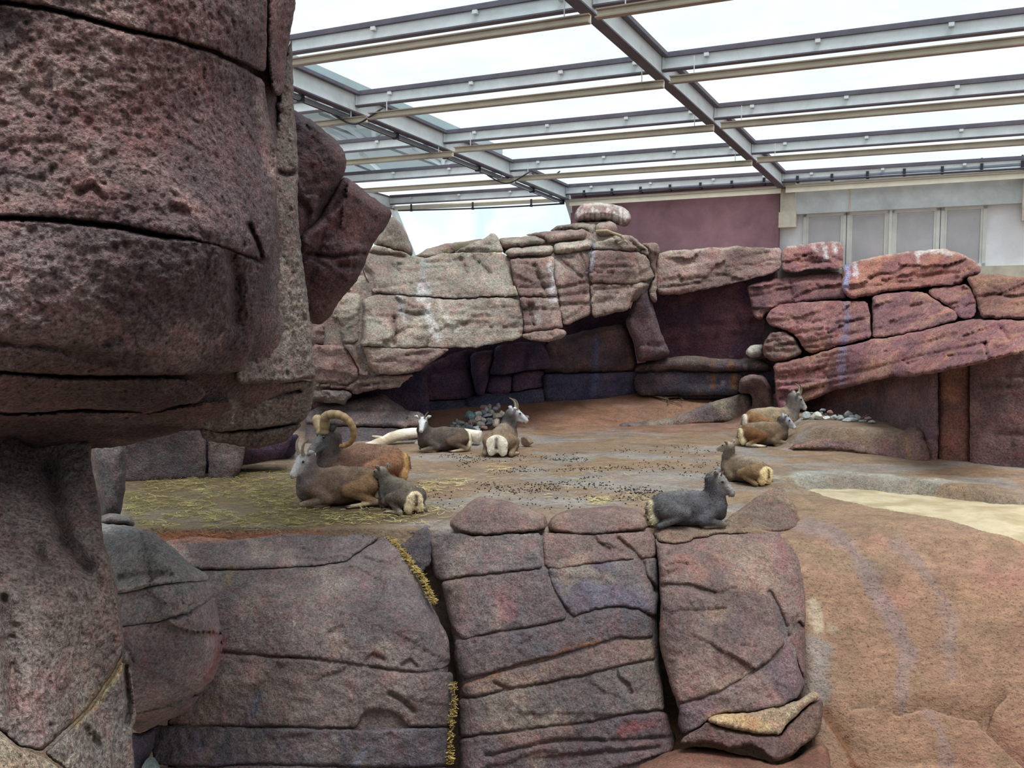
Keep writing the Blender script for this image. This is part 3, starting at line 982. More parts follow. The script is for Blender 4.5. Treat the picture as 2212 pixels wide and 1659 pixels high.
stain('1600,120 1720,108 1800,130', C6, 8, 'e0d8d0', .75)
stain('1600,140 1610,180', C6, 5, 'dcd4d0', .5)
stain('420,745 425,900', C6, 5, '8d5f2e', .8)
stain('530,745 540,900', C6, 7, '8d6236', .7)
stain('612,740 615,800', C6, 4, 'cfc8c8', .6)
stain('480,860 485,900', C6, 4, 'a8a4b0', .6)
stain('1300,1180 1310,1260 1300,1300', C6, 5, '8a6a4a', .6)
stain('1540,1190 1560,1330', C6, 6, '9a7a58', .7)
stain('1480,1180 1500,1320', C6, 6, '6c5450', .6)
stain('1620,1190 1640,1340', C6, 5, '5a4448', .6)
for k in range(15):
    x = 1625 + k * 21 + (k * 37 % 11)
    stain(f'{x},{85 + (k % 4) * 12} {x + 3},{130 + (k * 29 % 50)}', C5, 4.5, 'dcd4d2', .8)
stain('830,340 880,322 930,305 965,292', C5, 7, '6a6e44', .8)
stain('700,60 800,62 880,95', (0, 0, 1), 1, 'd4cbc8', .1)
stain('785,805 795,835', CL, 3, 'efeaea', 1.0)
stain('1050,250 1230,240', C3, 1, 'cccccc', .1)
stain('860,500 870,520 875,560 872,590', (0, 835, 2.0757), 1, 'cccccc', .1)
stain('1045,30 1048,70 1040,110', C8, 3, 'cfc6c0', .8)
stain('540,1200 480,1290 420,1370 340,1450', C8, 16, 'bfae86', .75)
stain('950,1050 985,1080 985,1150 930,1260', C8, 14, 'a2646a', .5)
stain('760,570 860,600 960,560', CM, 1, 'c06070', .1)
stain('480,680 530,760', CM, 22, '9c6a6e', .5)
stain('1200,1440 1350,1400', CM, 20, '9c5c60', .55)
stain('1000,600 1050,640', CM, 28, '74707f', .45)
stain('760,430 800,520 760,560', CR, 22, '8c5456', .45)
stain('220,560 330,560 300,640', CR, 30, '9c6a5c', .4)
stain('400,1390 520,1380 700,1440', CR, 22, 'cfae84', .8)
stain('560,1070 780,1010 900,960 1060,925', CM, 3, '9c6a42', .8)
stain('280,1180 500,1110', CM, 3, '9c6a42', .7)
stain('100,345 400,325 700,300', CL, 8, '9c6248', .6)
stain('430,520 400,600', CL, 14, '7a6f52', .5)
stain('600,1240 540,1360', CL, 12, '7a809a', .4)
stain('1200,1560 1150,1640', CL, 14, '9a9cb0', .4)
stain('230,1450 250,1600', CL, 12, '7c86a6', .4)

# ------------------------------------------------ left tower (very near)
towD = tps([(-80, 100, 3.5), (-80, 500, 3.3), (0, 800, 3.5), (560, 60, 4.55), (580, 500, 4.45), (520, 800, 4.6), (300, 300, 3.75), (300, 650, 3.7), (300, 900, 4.3), (640, 100, 5.4), (640, 500, 5.3), (690, 800, 5.4), (640, 930, 5.5), (250, 970, 4.9)])
tow = outcrop('huge dark maroon cast rock tower at the left edge, bulging over a narrow foot', at(100, 1900, 4.5), 'rock_tower')
kw = dict(crop=C7, thick=2.2, taper=.97, step=3.8, amp=.07, freq=1.1)
block(tow, '-150,-120 1000,-120 995,258 978,268 930,246 800,188 650,143 480,106 320,60 180,26 0,3 -150,-12', towD, 'rock_near', PAL_TOWER, edge=11, rd=.12, **kw)
block(tow, '1003,-120 1108,-120 1100,40 1085,110 1072,200 1060,340 1040,362 1012,340 1000,200', towD, 'rock_near', PAL_TOWER, edge=16, rd=.16, **kw)
block(tow, '-150,0 0,14 180,38 320,73 480,120 650,154 800,203 920,258 985,302 1002,420 1036,580 1022,740 1026,900 1006,972 950,967 840,926 700,890 560,863 430,838 200,812 0,806 -150,803', towD, 'rock_near', PAL_TOWER, edge=13, rd=.16,
      cracks=[('930,840 960,900 975,960', 5, .12), ('300,720 350,700 380,740', 8, .05), ('640,780 700,800', 9, .05), ('1000,420 1012,500 1010,640', 6, .06)], **kw)
block(tow, '-150,812 0,818 200,828 430,853 600,888 780,902 880,938 990,988 972,1100 942,1300 902,1388 800,1398 560,1403 300,1403 100,1394 -150,1370', towD, 'rock_near', PAL_TOWERD, edge=14, rd=.18,
      cracks=[('860,960 880,1040 880,1200', 14, .10), ('0,1280 200,1300 420,1360', 9, .05)], **kw)
block(tow, '-150,1380 0,1393 250,1414 560,1412 720,1417 772,1470 742,1502 560,1532 300,1527 100,1542 -150,1532', towD, 'rock_near', PAL_TOWERD, edge=16, rd=.18, **kw)
block(tow, '-150,1538 100,1546 300,1533 560,1538 745,1506 870,1490 880,1520 800,1560 720,1600 560,1640 480,1660 430,1672 300,1675 130,1690 20,1600 -150,1560', tps([(0, 900, 4.1), (400, 880, 4.6), (250, 970, 5.2), (60, 960, 4.8)]), 'rock_near', PAL_TOWERD, edge=18, rd=.25, **kw)
block(tow, '1066,200 1090,140 1096,380 1109,500 1113,650 1113,800 1126,950 1151,1130 1166,1300 1179,1412 1100,1428 900,1434 870,1400 930,1300 975,1000 1020,800 1020,560 1004,400 1040,380', tps([(630, 120, 5.6), (600, 500, 5.2), (560, 800, 5.0), (690, 800, 5.5), (640, 300, 5.6)]), 'rock_near', PAL_GREYR, edge=16, rd=.22,
      cracks=[('1035,640 1070,655 1112,640', 5, .12), ('1010,360 1030,420 1015,520', 6, .15), ('940,1160 960,1250 930,1330', 8, .1)], **dict(kw, thick=3.6, taper=.88))
block(tow, '885,1442 1000,1430 1179,1420 1166,1520 1131,1576 980,1600 800,1612 725,1594 765,1545 850,1505', tps([(640, 850, 5.5), (450, 900, 5.1)]), 'rock_near', PAL_GREYR, edge=12, rd=.14, cracks=[('890,1490 1000,1480 1120,1460', 4, .1)], **kw)
block(tow, '740,1594 850,1614 1000,1606 1132,1582 1062,1652 960,1677 840,1657 760,1642', tps([(640, 940, 5.65), (450, 940, 5.25)]), 'rock_near', PAL_GREYR, edge=12, rd=.14, **kw)
block(tow, '740,1530 900,1460 1160,1440 1120,1590 1040,1650 860,1650', tps([(640, 850, 5.72), (450, 900, 5.3)]), 'rock_near', PAL_GREYR, name='rock_core', crop=C7, step=12, thick=1.0, edge=10, rd=.1, amp=0)
kw = dict(crop=C8, thick=1.8, taper=.98, step=3.8, amp=.07, freq=1.2)
pilD = tps([(-60, 900, 4.6), (-60, 1650, 3.3), (190, 960, 4.9), (200, 1200, 4.3), (270, 1500, 4.3), (285, 1700, 4.2), (100, 1300, 3.9), (100, 1650, 3.5), (60, 980, 4.9)])
block(tow, '-150,20 20,30 130,200 300,190 408,190 412,310 430,400 452,500 466,640 522,820 540,960 556,1080 560,1120 520,1210 400,1385 185,1585 80,1560 0,1488 -150,1470', pilD, 'rock_near', ('a38f88', '8a7a7a', 'b09e92'), edge=16, rd=.22,
      cracks=[('230,320 260,470 300,640 400,760', 20, .14), ('180,680 200,730', 12, .08), ('20,900 40,1100 60,1400', 14, .08)], **kw)
block(tow, '200,1592 405,1396 530,1215 566,1126 592,1250 611,1430 590,1500 602,1620 606,1760 360,1790 350,1700 230,1622', pilD, 'rock_near', ('b0a298', '988c86', 'bcaea0'), edge=12, rd=.12, cracks=[('565,1200 580,1400 570,1460', 7, .12), ('380,1480 440,1560', 9, .05)], **kw)
block(tow, '-150,1478 0,1494 80,1566 200,1614 330,1704 420,1800 -150,1830', tps([(0, 1600, 2.9), (150, 1650, 3.1), (0, 1700, 2.7)]), 'rock_near', ('bfae90', 'ad9a80', 'c9b99c'), edge=16, rd=.12, **kw)
# hidden body of the tower that closes the joints
block(tow, '-200,-150 1040,-150 1050,400 1080,1000 1120,1500 800,1600 300,1640 -200,1640', lambda x, y: towD(x, y) + .30 + 0 * x, 'rock_near', PAL_TOWERD, name='rock_core', crop=C7, step=30, thick=2.0, taper=.96, edge=40, rd=.2)

# smooth grey pier seen through the arch and the dark rocks under it
rock('smooth grey rock pier standing behind the left tower foot, seen through the arch', '380,170 480,170 566,160 562,400 548,490 535,530 455,545 420,380', [(210, 960, 8.7), (260, 1080, 8.6)], 'rock_mid', ('8f8886', '7a7478', '9d948c'), crop=C8, name='rock_pier', edge=26, rd=.35, thick=.9, step=9)
arch = outcrop('low dark rock blocks along the straw bed under the left arch', at(380, 1040, 13.2), 'rock_ledge')
ad = tps([(280, 1040, 12.9), (520, 1040, 13.2), (400, 930, 13.1)])
block(arch, '540,100 925,110 922,372 560,388 545,380', ad, 'rock_mid', ('6c5c5c', '5a4e52', '786460'), crop=C8, edge=14, rd=.12, step=9)
block(arch, '934,130 1112,140 1085,310 1042,384 934,392', ad, 'rock_mid', ('6c5c5c', '5a4e52', '786460'), crop=C8, edge=14, rd=.12, step=9)
block(arch, '560,110 1330,150 1260,275 1080,300 1030,370 560,375', lambda x, y: 0 * x + 13.6, 'rock_mid', PAL_CAVE, name='rock_core', crop=C8, step=30, thick=.5, edge=10, rd=.1)
block(arch, '1095,180 1340,160 1330,240 1280,284 1090,306 1060,320', tps([(560, 980, 14.6), (640, 980, 15.0)]), 'rock_mid', PAL_CAVE, crop=C8, edge=14, rd=.12, step=9)

# ------------------------------------------------ hanging rock beside the tower
hang = outcrop('dark maroon rock hanging down beside the tower, pointed lower end', at(700, 700, 9.2), 'hanging_rock')
hD = tps([(640, 300, 8.6), (720, 330, 8.7), (650, 450, 8.7), (840, 460, 9.3), (760, 560, 9.0), (680, 690, 9.2), (670, 560, 8.8)])
kw = dict(thick=1.6, taper=.93, step=4.2, amp=.07, freq=1.1, facet=(.06, 80, 80))
block(hang, '-60,640 20,645 60,668 120,700 200,758 290,838 340,900 358,970 346,1042 312,1098 270,1182 232,1250 180,1350 100,1440 20,1440', hD, 'rock_mid', PAL_HANG, crop=C3, edge=30, rd=.35, cracks=[('60,1200 130,1260 90,1380', 10, .1)], **kw)
block(hang, '725,402 746,380 766,395 808,428 841,451 848,464 837,486 812,518 798,540 783,583 768,611 741,641 716,681 701,698 681,702 664,690 640,640 640,520 650,500 690,470', hD, 'rock_mid', PAL_HANG, crop=C0, edge=24, rd=.28, cracks=[('660,548 720,555 785,548', 4, .1), ('705,470 690,540 668,600', 8, .06), ('735,572 780,578', 6, .1)], **kw)

# ------------------------------------------------ back cliff on the left
cl = outcrop('broad tan rock cliff overhanging the cave at the back left', at(1000, 900, 19.5), 'rock_cliff')
cD = tps([(690, 560, 17.8), (690, 840, 17.6), (800, 540, 18.8), (800, 740, 17.5), (780, 840, 17.6), (1000, 540, 19.6), (1000, 640, 18.6), (1000, 745, 18.1), (1120, 640, 19.0), (1120, 720, 18.6), (1250, 560, 19.8), (1210, 720, 18.9), (1400, 540, 20.6), (1380, 660, 20.4)])
kw = dict(crop=C5, lines=3, tilt=.03, step=4.6, thick=1.6, edge=8, amp=.16, freq=.7, psc=.6, strata=0, jit=3, facet=(.06, 110, 60))
block(cl, '335,430 350,380 372,345 400,305 500,322 590,346 642,372 720,378 800,352 870,352 1000,345 1185,350 1215,395 1235,500 1262,575 1268,606 1130,608 1000,614 860,618 720,608 560,596 402,588 385,540', cD, 'rock_far', PAL_TAN, rd=.10,
      cracks=[('370,345 460,358 590,372', 3, .16), ('920,380 950,430 965,470', 3, .12), ('1000,380 1060,425 1100,470', 3, .12), ('500,400 560,470', 5, .1), ('340,430 380,480 400,550', 6, .25), ('1190,365 1220,430 1240,540', 4, .2)], top=('c4b8a2', 10), **kw)
block(cl, '880,346 950,312 1060,266 1116,224 1142,250 1167,305 1188,352 1000,348', lambda x, y: cD(x, y) + .25, 'rock_far', PAL_TAN, rd=.2, cracks=[('900,345 1000,330 1090,340', 3, .1)], **kw)
block(cl, '642,378 720,325 830,297 960,279 1062,266 1020,330 870,362 740,392', lambda x, y: cD(x, y) + 1.5, 'rock_far', PAL_TAN, rd=.5, name='rock_dome', **kw)
block(cl, '400,600 560,604 720,617 860,627 1000,623 1200,613 1275,632 1284,690 1300,720 1301,840 1286,860 1100,896 1020,911 850,914 530,914 335,903 322,800 318,700 330,640', cD, 'rock_far', PAL_TAN, rd=.10,
      cracks=[('325,640 335,720 322,800 330,860', 7, .35), ('530,740 535,820 528,900', 4, .15), ('550,690 620,715 700,715', 3, .1), ('920,720 1000,690 1270,670', 2.5, .06), ('560,640 575,700', 5, .08)], chips=.04, **kw)
block(cl, '236,590 322,592 330,640 318,700 316,880 222,888 190,745 160,722 180,660', lambda x, y: cD(x, y) + .12, 'rock_far', PAL_TAN, rd=.12, cracks=[('190,740 215,860', 3, .1)], **kw)
block(cl, '238,560 290,480 335,432 345,450 400,540 396,586 238,586', lambda x, y: cD(x, y) + .25, 'rock_far', PAL_TAN, rd=.15, **kw)
block(cl, '40,800 110,768 150,780 185,840 222,888 50,892 30,860', lambda x, y: cD(x, y) + .35, 'rock_far', PAL_TANR, rd=.2, **kw)
block(cl, '40,897 215,897 262,950 285,985 322,1052 312,1110 262,1136 60,1126 30,1000', lambda x, y: cD(x, y) + .1, 'rock_far', PAL_TANR, rd=.22, **kw)
block(cl, '222,894 330,908 560,918 850,918 858,930 820,960 702,1032 690,1052 560,1074 412,1078 320,1082 318,1040 285,980', cD, 'rock_far', PAL_TANR, rd=.12, cracks=[('325,920 340,1000 400,1075', 8, .35), ('600,960 700,950 800,935', 3, .08), ('430,1000 560,990', 3, .06)], **kw)
block(cl, '60,1130 262,1140 318,1100 412,1083 560,1078 650,1074 620,1100 570,1128 565,1148 400,1172 292,1196 240,1162 70,1152', lambda x, y: cD(x, y) + .15, 'rock_far', PAL_TANR, rd=.15, cracks=[('300,1150 430,1130 560,1120', 3, .12)], **kw)
block(cl, '40,1168 240,1168 287,1200 242,1230 240,1252 40,1242', lambda x, y: cD(x, y) + .05, 'rock_far', ('7a6a64', '655858', '8a7870'), rd=.15, **kw)
# columns towards the right
block(cl, '1218,388 1340,382 1482,368 1492,400 1480,500 1508,606 1400,612 1272,604 1262,560 1240,500', cD, 'rock_far', PAL_TANR, rd=.12, cracks=[('1370,430 1400,520 1440,600', 4, .14), ('1260,550 1400,560 1500,545', 3, .1)], **kw)
block(cl, '1276,612 1400,618 1508,612 1525,700 1540,790 1530,800 1400,812 1305,830 1302,700 1284,640', cD, 'rock_far', PAL_TANR, rd=.12, cracks=[('1330,640 1350,740 1370,800', 3, .08), ('1285,690 1400,685 1520,690', 3, .06)], **kw)
block(cl, '1305,834 1400,816 1530,802 1556,822 1552,842 1520,868 1440,880 1340,868 1296,858', lambda x, y: cD(x, y) - .15, 'rock_far', PAL_TANR, rd=.15, name='rock_lip', **kw)
block(cl, '1486,372 1640,347 1692,350 1700,520 1706,720 1640,748 1546,785 1522,690 1505,600 1482,510 1492,430', lambda x, y: cD(x, y) + .12, 'rock_far', PAL_TANR, rd=.14, cracks=[('1490,560 1600,545 1690,525', 3, .14), ('1510,660 1600,650 1700,655', 3, .1), ('1500,380 1580,450 1650,500', 4, .14), ('1640,360 1670,450 1690,520', 3, .12), ('1490,610 1600,600 1690,585', 2.5, .08)], **kw)
block(cl, '1702,340 1800,335 1860,338 2000,350 2045,372 2060,420 2085,500 2000,522 1980,532 1700,528 1694,440', cD, 'rock_far', PAL_TANR, rd=.12, cracks=[('1980,400 2000,480', 4, .08)], **kw)
block(cl, '1700,532 1980,535 2010,520 2060,540 2000,572 1960,592 1932,690 1860,706 1712,738 1705,640', lambda x, y: cD(x, y) + .05, 'rock_far', PAL_TANR, rd=.14, cracks=[('1710,570 1850,560 1960,560', 3, .1), ('1720,650 1800,640 1920,640', 2.5, .06)], **kw)
block(cl, '1708,332 1718,284 1800,270 1862,250 1922,240 1970,262 2002,290 2050,332 2052,366 2000,346 1860,334', lambda x, y: cD(x, y) + .05, 'rock_far', PAL_TAN, rd=.22, cracks=[('1930,262 1990,320 2045,350', 3, .15)], top=('bcb0a0', 8), **kw)
block(cl, '2000,290 2100,285 2116,330 2095,400 2100,655 2062,640 2052,540 2088,500 2064,420 2052,340', lambda x, y: cD(x, y) + .15, 'rock_far', PAL_TANR, rd=.18, **kw)
kw2 = dict(kw, edge=16, amp=.06)
block(cl, '1190,336 1230,320 1330,312 1470,304 1482,330 1475,364 1340,376 1222,382 1198,360', lambda x, y: cD(x, y) - .1, 'rock_far', PAL_TAN, name='rock_ledge', rd=.35, **kw2)
block(cl, '1478,310 1492,290 1600,284 1690,269 1714,290 1706,332 1600,347 1486,362', lambda x, y: cD(x, y) - .1, 'rock_far', PAL_TAN, name='rock_ledge', rd=.35, **kw2)
block(cl, '1130,300 1330,262 1480,235 1700,215 1880,250 1880,320 1700,330 1200,360', lambda x, y: cD(x, y) + 1.0, 'rock_far', PAL_TAN, name='rock_core', rd=.2, **dict(kw, step=10, lines=0, facet=None, amp=.05))
# the stones lying on top
def on(dy): return lambda x, y: cD(x, y) + dy
ks = dict(crop=C5, step=6, thick=.8, amp=.05, freq=1.4, edge=16, taper=.85)
rock('flat tan stone lying lowest on the cliff top, left one', '1150,265 1300,252 1400,248 1432,268 1430,292 1300,312 1172,327 1160,300', on(.5), 'rock_far', PAL_TAN, rd=.3, group='stones on the cliff top', **ks)
rock('flat stone on the cliff top with rusty streaks, right of the lowest', '1300,242 1392,226 1500,216 1662,208 1680,230 1672,262 1560,282 1442,296 1428,268', on(.6), 'rock_far', PAL_TANR, rd=.3, group='stones on the cliff top', **ks)
rock('stone block with white streaks under the big perched boulder, left of the round one', '1450,222 1502,186 1642,168 1742,170 1738,262 1684,266 1680,220 1560,214', on(1.0), 'rock_far', PAL_TAN, rd=.3, group='stones on the cliff top', **ks)
rock('big oval boulder perched on top by the maroon wall, streaked white with droppings', '1606,150 1604,108 1650,62 1730,45 1800,50 1900,75 1946,110 1942,170 1916,196 1862,182 1790,160 1700,166 1622,170', on(.95), 'rock_far', PAL_TANR, rd=.8, group='stones on the cliff top', **dict(ks, edge=30, thick=.7, taper=.75, step=3), top=('c9c0b8', 14))
rock('small round boulder squeezed under the big perched boulder', '1728,200 1740,172 1780,160 1822,159 1862,184 1868,240 1842,256 1762,266 1728,240', on(.75), 'rock_far', PAL_TANR, rd=.5, group='stones on the cliff top', **dict(ks, edge=24, taper=.75), top=('c0b4a4', 16))
rock('pale tan stone peeping past the hanging rock at the foot of the glass wall', '804,528 815,506 846,466 866,481 884,517 893,542 888,555 855,543', [(850, 510, 19.6)], 'rock_far', PAL_TAN, crop=C0, step=6, edge=16, rd=.4, thick=1.0, amp=.08)
# hidden body closing the joints, well inside the outline
block(cl, '-60,640 100,640 160,760 240,900 330,1180 100,1300 -60,1300', lambda x, y: cD(x, y) + .9, 'rock_far', PAL_TANR, name='rock_core', crop=C5, step=26, thick=1.0, edge=20, rd=.2, amp=0)
block(cl, '120,700 380,420 660,400 1180,372 1500,335 1900,300 2040,330 2090,500 2040,620 1900,660 1700,710 1540,770 1290,830 850,900 640,1040 300,1160 80,1180', lambda x, y: cD(x, y) + .18, 'rock_far', ('8c7c70', '7a6c66', '96867a'), name='rock_core', crop=C5, step=10, thick=1.4, edge=20, rd=.2, amp=.16, freq=.7)

# low long slab behind the ram
sl = outcrop('low layered grey-brown rock slab lying behind the ram and the bleached log', at(800, 955, 17.6), 'rock_slab')
sD = tps([(680, 950, 17.0), (900, 940, 17.4), (680, 880, 17.8), (850, 860, 18.4)])
ks = dict(crop=C5, step=7, thick=1.4, amp=.08, freq=1.0, edge=12)
PS = ('7d6c68', '6a5c5e', '8c7870')
block(sl, '0,1300 120,1255 300,1225 470,1190 520,1235 572,1266 600,1290 690,1300 722,1342 702,1385 610,1395 300,1385 0,1375', sD, 'rock_far', PS, rd=.3, cracks=[('605,1290 612,1390', 4, .15), ('100,1300 300,1280 580,1290', 3, .1), ('300,1340 480,1330 600,1345', 3, .08)], **ks)
block(sl, '0,1382 300,1392 610,1402 705,1392 700,1420 640,1470 560,1500 200,1510 0,1500', lambda x, y: sD(x, y) + .05, 'rock_far', ('5c5052', '4c444a', '685858'), rd=.15, **ks)

# ------------------------------------------------ cave walls
cv = outcrop('dark violet rock blocks lining the shaded cave under the cliff', at(1150, 880, 21.3), 'cave_wall')
vD = tps([(850, 900, 20.0), (960, 920, 20.4), (1100, 880, 21.0), (1180, 860, 21.3), (900, 780, 20.8), (1180, 740, 21.4)])
ks = dict(crop=C5, step=8, thick=1.0, amp=.10, freq=.9, edge=10)
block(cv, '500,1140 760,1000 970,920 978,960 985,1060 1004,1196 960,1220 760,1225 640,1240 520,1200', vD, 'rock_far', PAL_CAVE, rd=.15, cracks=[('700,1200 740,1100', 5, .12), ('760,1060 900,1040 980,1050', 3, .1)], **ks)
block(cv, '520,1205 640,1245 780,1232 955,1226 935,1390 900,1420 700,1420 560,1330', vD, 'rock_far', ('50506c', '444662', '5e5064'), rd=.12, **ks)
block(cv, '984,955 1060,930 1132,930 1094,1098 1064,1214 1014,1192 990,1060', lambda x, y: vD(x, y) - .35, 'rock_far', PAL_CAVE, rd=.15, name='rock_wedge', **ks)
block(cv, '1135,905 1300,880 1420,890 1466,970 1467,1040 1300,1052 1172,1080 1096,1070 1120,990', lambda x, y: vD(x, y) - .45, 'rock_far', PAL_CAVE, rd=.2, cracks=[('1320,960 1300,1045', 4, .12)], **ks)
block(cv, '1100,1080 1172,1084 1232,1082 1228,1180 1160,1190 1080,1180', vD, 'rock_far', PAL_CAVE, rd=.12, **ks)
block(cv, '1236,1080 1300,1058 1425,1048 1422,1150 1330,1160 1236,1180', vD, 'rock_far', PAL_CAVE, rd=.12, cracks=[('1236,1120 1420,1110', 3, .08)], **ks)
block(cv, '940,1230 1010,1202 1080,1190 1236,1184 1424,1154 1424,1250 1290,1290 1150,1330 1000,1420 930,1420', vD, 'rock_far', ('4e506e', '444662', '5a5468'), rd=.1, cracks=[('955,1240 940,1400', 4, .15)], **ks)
block(cv, '480,1100 700,860 1300,800 1500,720 1930,640 1980,760 1900,900 1480,1050 1440,1260 900,1420 560,1380', lambda x, y: vD(x, y) + .35, 'rock_far', PAL_CAVE, name='rock_core', crop=C5, step=30, thick=1.0, edge=10, rd=.1)
block(cv, '690,790 800,800 920,800 930,900 900,935 690,935', lambda x, y: vD(x, y) * 0 + 19.7, 'rock_far', PAL_CAVE, name='rock_core', crop=C0, step=12, thick=.6, edge=10, rd=.1, amp=.05)
dm = outcrop('bulging violet-brown boulder right of the cave, streaked bluish below', at(1280, 860, 21.6), 'rock_boulder')
dD = tps([(1180, 860, 21.2), (1280, 740, 20.9), (1370, 760, 21.6), (1370, 850, 21.9), (1280, 860, 21.3), (1200, 760, 21.0)])
block(dm, '1412,1000 1440,890 1540,848 1700,808 1800,786 1880,775 1922,790 1952,860 1972,960 1984,1060 1700,1075 1420,1080', dD, 'rock_far', ('7a5e60', '5d4e5a', '8d6a62'), rd=.5, edge=22, cracks=[('1700,860 1800,850 1940,860', 3, .1), ('1460,1010 1600,1000 1700,980', 3, .06)], **{k: v for k, v in ks.items() if k != 'edge'})
block(dm, '1420,1076 1700,1070 1985,1056 1990,1195 1850,1225 1700,1240 1420,1250', lambda x, y: dD(x, y) + .08, 'rock_far', ('565070', '464868', '68566a'), rd=.2, cracks=[('1430,1150 1700,1140 1980,1130', 2.5, .05)], **ks)

# leaning rock and niche on the right of it
rock('leaning wedge-shaped violet rock propped at the left side of the dark niche', '1985,572 2050,560 2072,650 2122,820 2182,950 2122,986 1982,1002 1962,900 1904,762 1952,660', [(1385, 640, 20.6), (1440, 770, 20.9), (1360, 700, 20.7)], 'rock_far', ('7c6066', '65525c', '8a6c6c'), crop=C5, name='leaning_rock', step=7, edge=16, rd=.3, thick=.9, amp=.1, cracks=[('1960,900 2050,895 2130,905', 3, .08)])
ni = outcrop('dark maroon back wall of the niche with a deep ledge below it', at(1520, 850, 21.6), 'rock_niche')
nD = tps([(1400, 700, 22.6), (1640, 640, 21.5), (1640, 780, 21.4)])
ks = dict(crop=C6, step=9, thick=.3, amp=.12, freq=.7, edge=8)
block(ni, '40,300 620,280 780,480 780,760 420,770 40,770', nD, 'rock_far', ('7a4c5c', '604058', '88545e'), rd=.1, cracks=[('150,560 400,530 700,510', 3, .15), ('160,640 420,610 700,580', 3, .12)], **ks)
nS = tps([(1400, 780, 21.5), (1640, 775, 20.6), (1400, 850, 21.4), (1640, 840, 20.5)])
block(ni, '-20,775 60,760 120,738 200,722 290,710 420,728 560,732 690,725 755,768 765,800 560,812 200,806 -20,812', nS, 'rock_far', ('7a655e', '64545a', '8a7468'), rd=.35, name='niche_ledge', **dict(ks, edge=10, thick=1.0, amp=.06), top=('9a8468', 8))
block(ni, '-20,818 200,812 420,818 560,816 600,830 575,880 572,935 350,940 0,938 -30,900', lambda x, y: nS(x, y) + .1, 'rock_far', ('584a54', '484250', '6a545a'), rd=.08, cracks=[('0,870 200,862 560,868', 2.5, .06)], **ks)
block(ni, '-40,750 700,735 860,700 900,1060 760,1090 560,960 0,960', lambda x, y: nS(x, y) + .35, 'rock_far', ('584a54', '484250', '6a545a'), name='rock_core', crop=C6, step=30, thick=.5, edge=10, rd=.1)
rock('small pale grey rock at the back corner of the niche ledge', '613,692 630,668 650,655 690,646 716,648 716,714 680,722 640,722 615,712', [(1630, 760, 20.4)], 'stone', ('b8b0a4', '9c948c', 'c8c0b2'), crop=C6, step=4, edge=14, rd=.2, thick=.35, amp=.08, freq=3)

# ------------------------------------------------ stacked red slabs on the right
RD = tps([(1420, 560, 21.8), (1680, 560, 21.2), (1810, 570, 20.7), (1640, 640, 20.6), (1830, 600, 19.6), (2110, 590, 16.9), (1670, 700, 19.9), (1860, 700, 18.6), (1960, 680, 17.6), (2080, 640, 16.7), (2212, 640, 15.0), (1680, 780, 19.7), (1680, 850, 19.3), (1880, 760, 17.0), (2000, 750, 15.2), (2100, 720, 14.2), (2212, 690, 13.5), (1780, 860, 18.3)])
RG = 'stacked red rock slabs on the right'
ks = dict(crop=C6, step=4, thick=1.5, amp=.10, freq=1.0, edge=8, strata=0, tilt=.16, jit=3.0, group=RG, name='rock_slab', lines=7, facet=(.07, 95, 26))
def off(k): return lambda x, y: RD(x, y) + k
t = outcrop('long flat red slab roofing the dark niche, white streaked at its right end', at(1600, 640, 21.3), 'rock_slab', 'rock', RG)
kt = {k: v for k, v in ks.items() if k not in ('group', 'name')}
block(t, '98,130 170,110 400,95 560,85 700,92 816,95 822,212 750,247 600,282 420,327 250,357 130,367 95,332', RD, 'rock_far', ('a48378', '8f6a66', 'ae8c7c'), rd=.12, cracks=[('250,280 420,260 600,235', 3, .08), ('300,160 340,200 320,260', 3, .05), ('500,230 700,200 800,190', 3, .08)], top=('bdb0a0', 9), **dict(kt, thick=1.0))
block(t, '822,95 1000,66 1080,60 1150,58 1170,80 1174,190 1160,217 1000,217 880,237 825,232', off(-.05), 'rock_far', PAL_RED, rd=.12, cracks=[('840,200 960,170 1100,180', 3, .1), ('880,150 1000,130', 2.5, .06), ('1090,140 1170,170', 3, .08)], top=('c0aea6', 7), **dict(kt, thick=1.0))
rock('dark red slab under the roofing slab, right side of the niche', '618,314 700,290 860,256 1000,245 1160,232 1185,330 1200,386 1060,392 920,402 790,432 730,472 700,512 662,492 640,400', off(.25), 'rock_far', PAL_REDD, rd=.12, cracks=[('870,280 880,390', 3, .1), ('650,370 760,350 870,330', 3, .08), ('900,330 1050,320 1160,325', 2.5, .06)], **ks)
rock('thick top slab at the right, orange-red, white crust along its crest', '1172,192 1260,166 1380,140 1560,115 1740,99 1830,118 1922,160 1967,210 1962,246 1880,262 1850,300 1700,312 1560,332 1430,342 1330,372 1206,386 1166,330', RD, 'rock_far', ('b06e5e', '985e60', 'bc785e'), rd=.14, cracks=[('1320,270 1400,245 1470,250 1530,195', 4, .15), ('1600,270 1740,240 1820,240 1900,225', 4, .12), ('1210,330 1400,310 1560,285', 3, .08)], top=('c8b2a2', 6), **dict(ks, thick=2.0))
rock('broad red slab in the middle of the stack with a violet water stain', '728,512 745,460 800,427 920,405 1112,400 1312,402 1332,500 1336,610 1200,642 1040,692 960,698 922,622 862,572 760,542', RD, 'rock_far', PAL_RED, rd=.12, cracks=[('930,540 1080,515 1110,450 1130,405', 4, .1), ('880,590 1100,560 1330,490', 3, .08), ('740,470 860,490 900,500', 2.5, .06), ('950,640 1150,600 1330,570', 3, .08), ('920,410 910,560', 2.5, .04)], **ks)
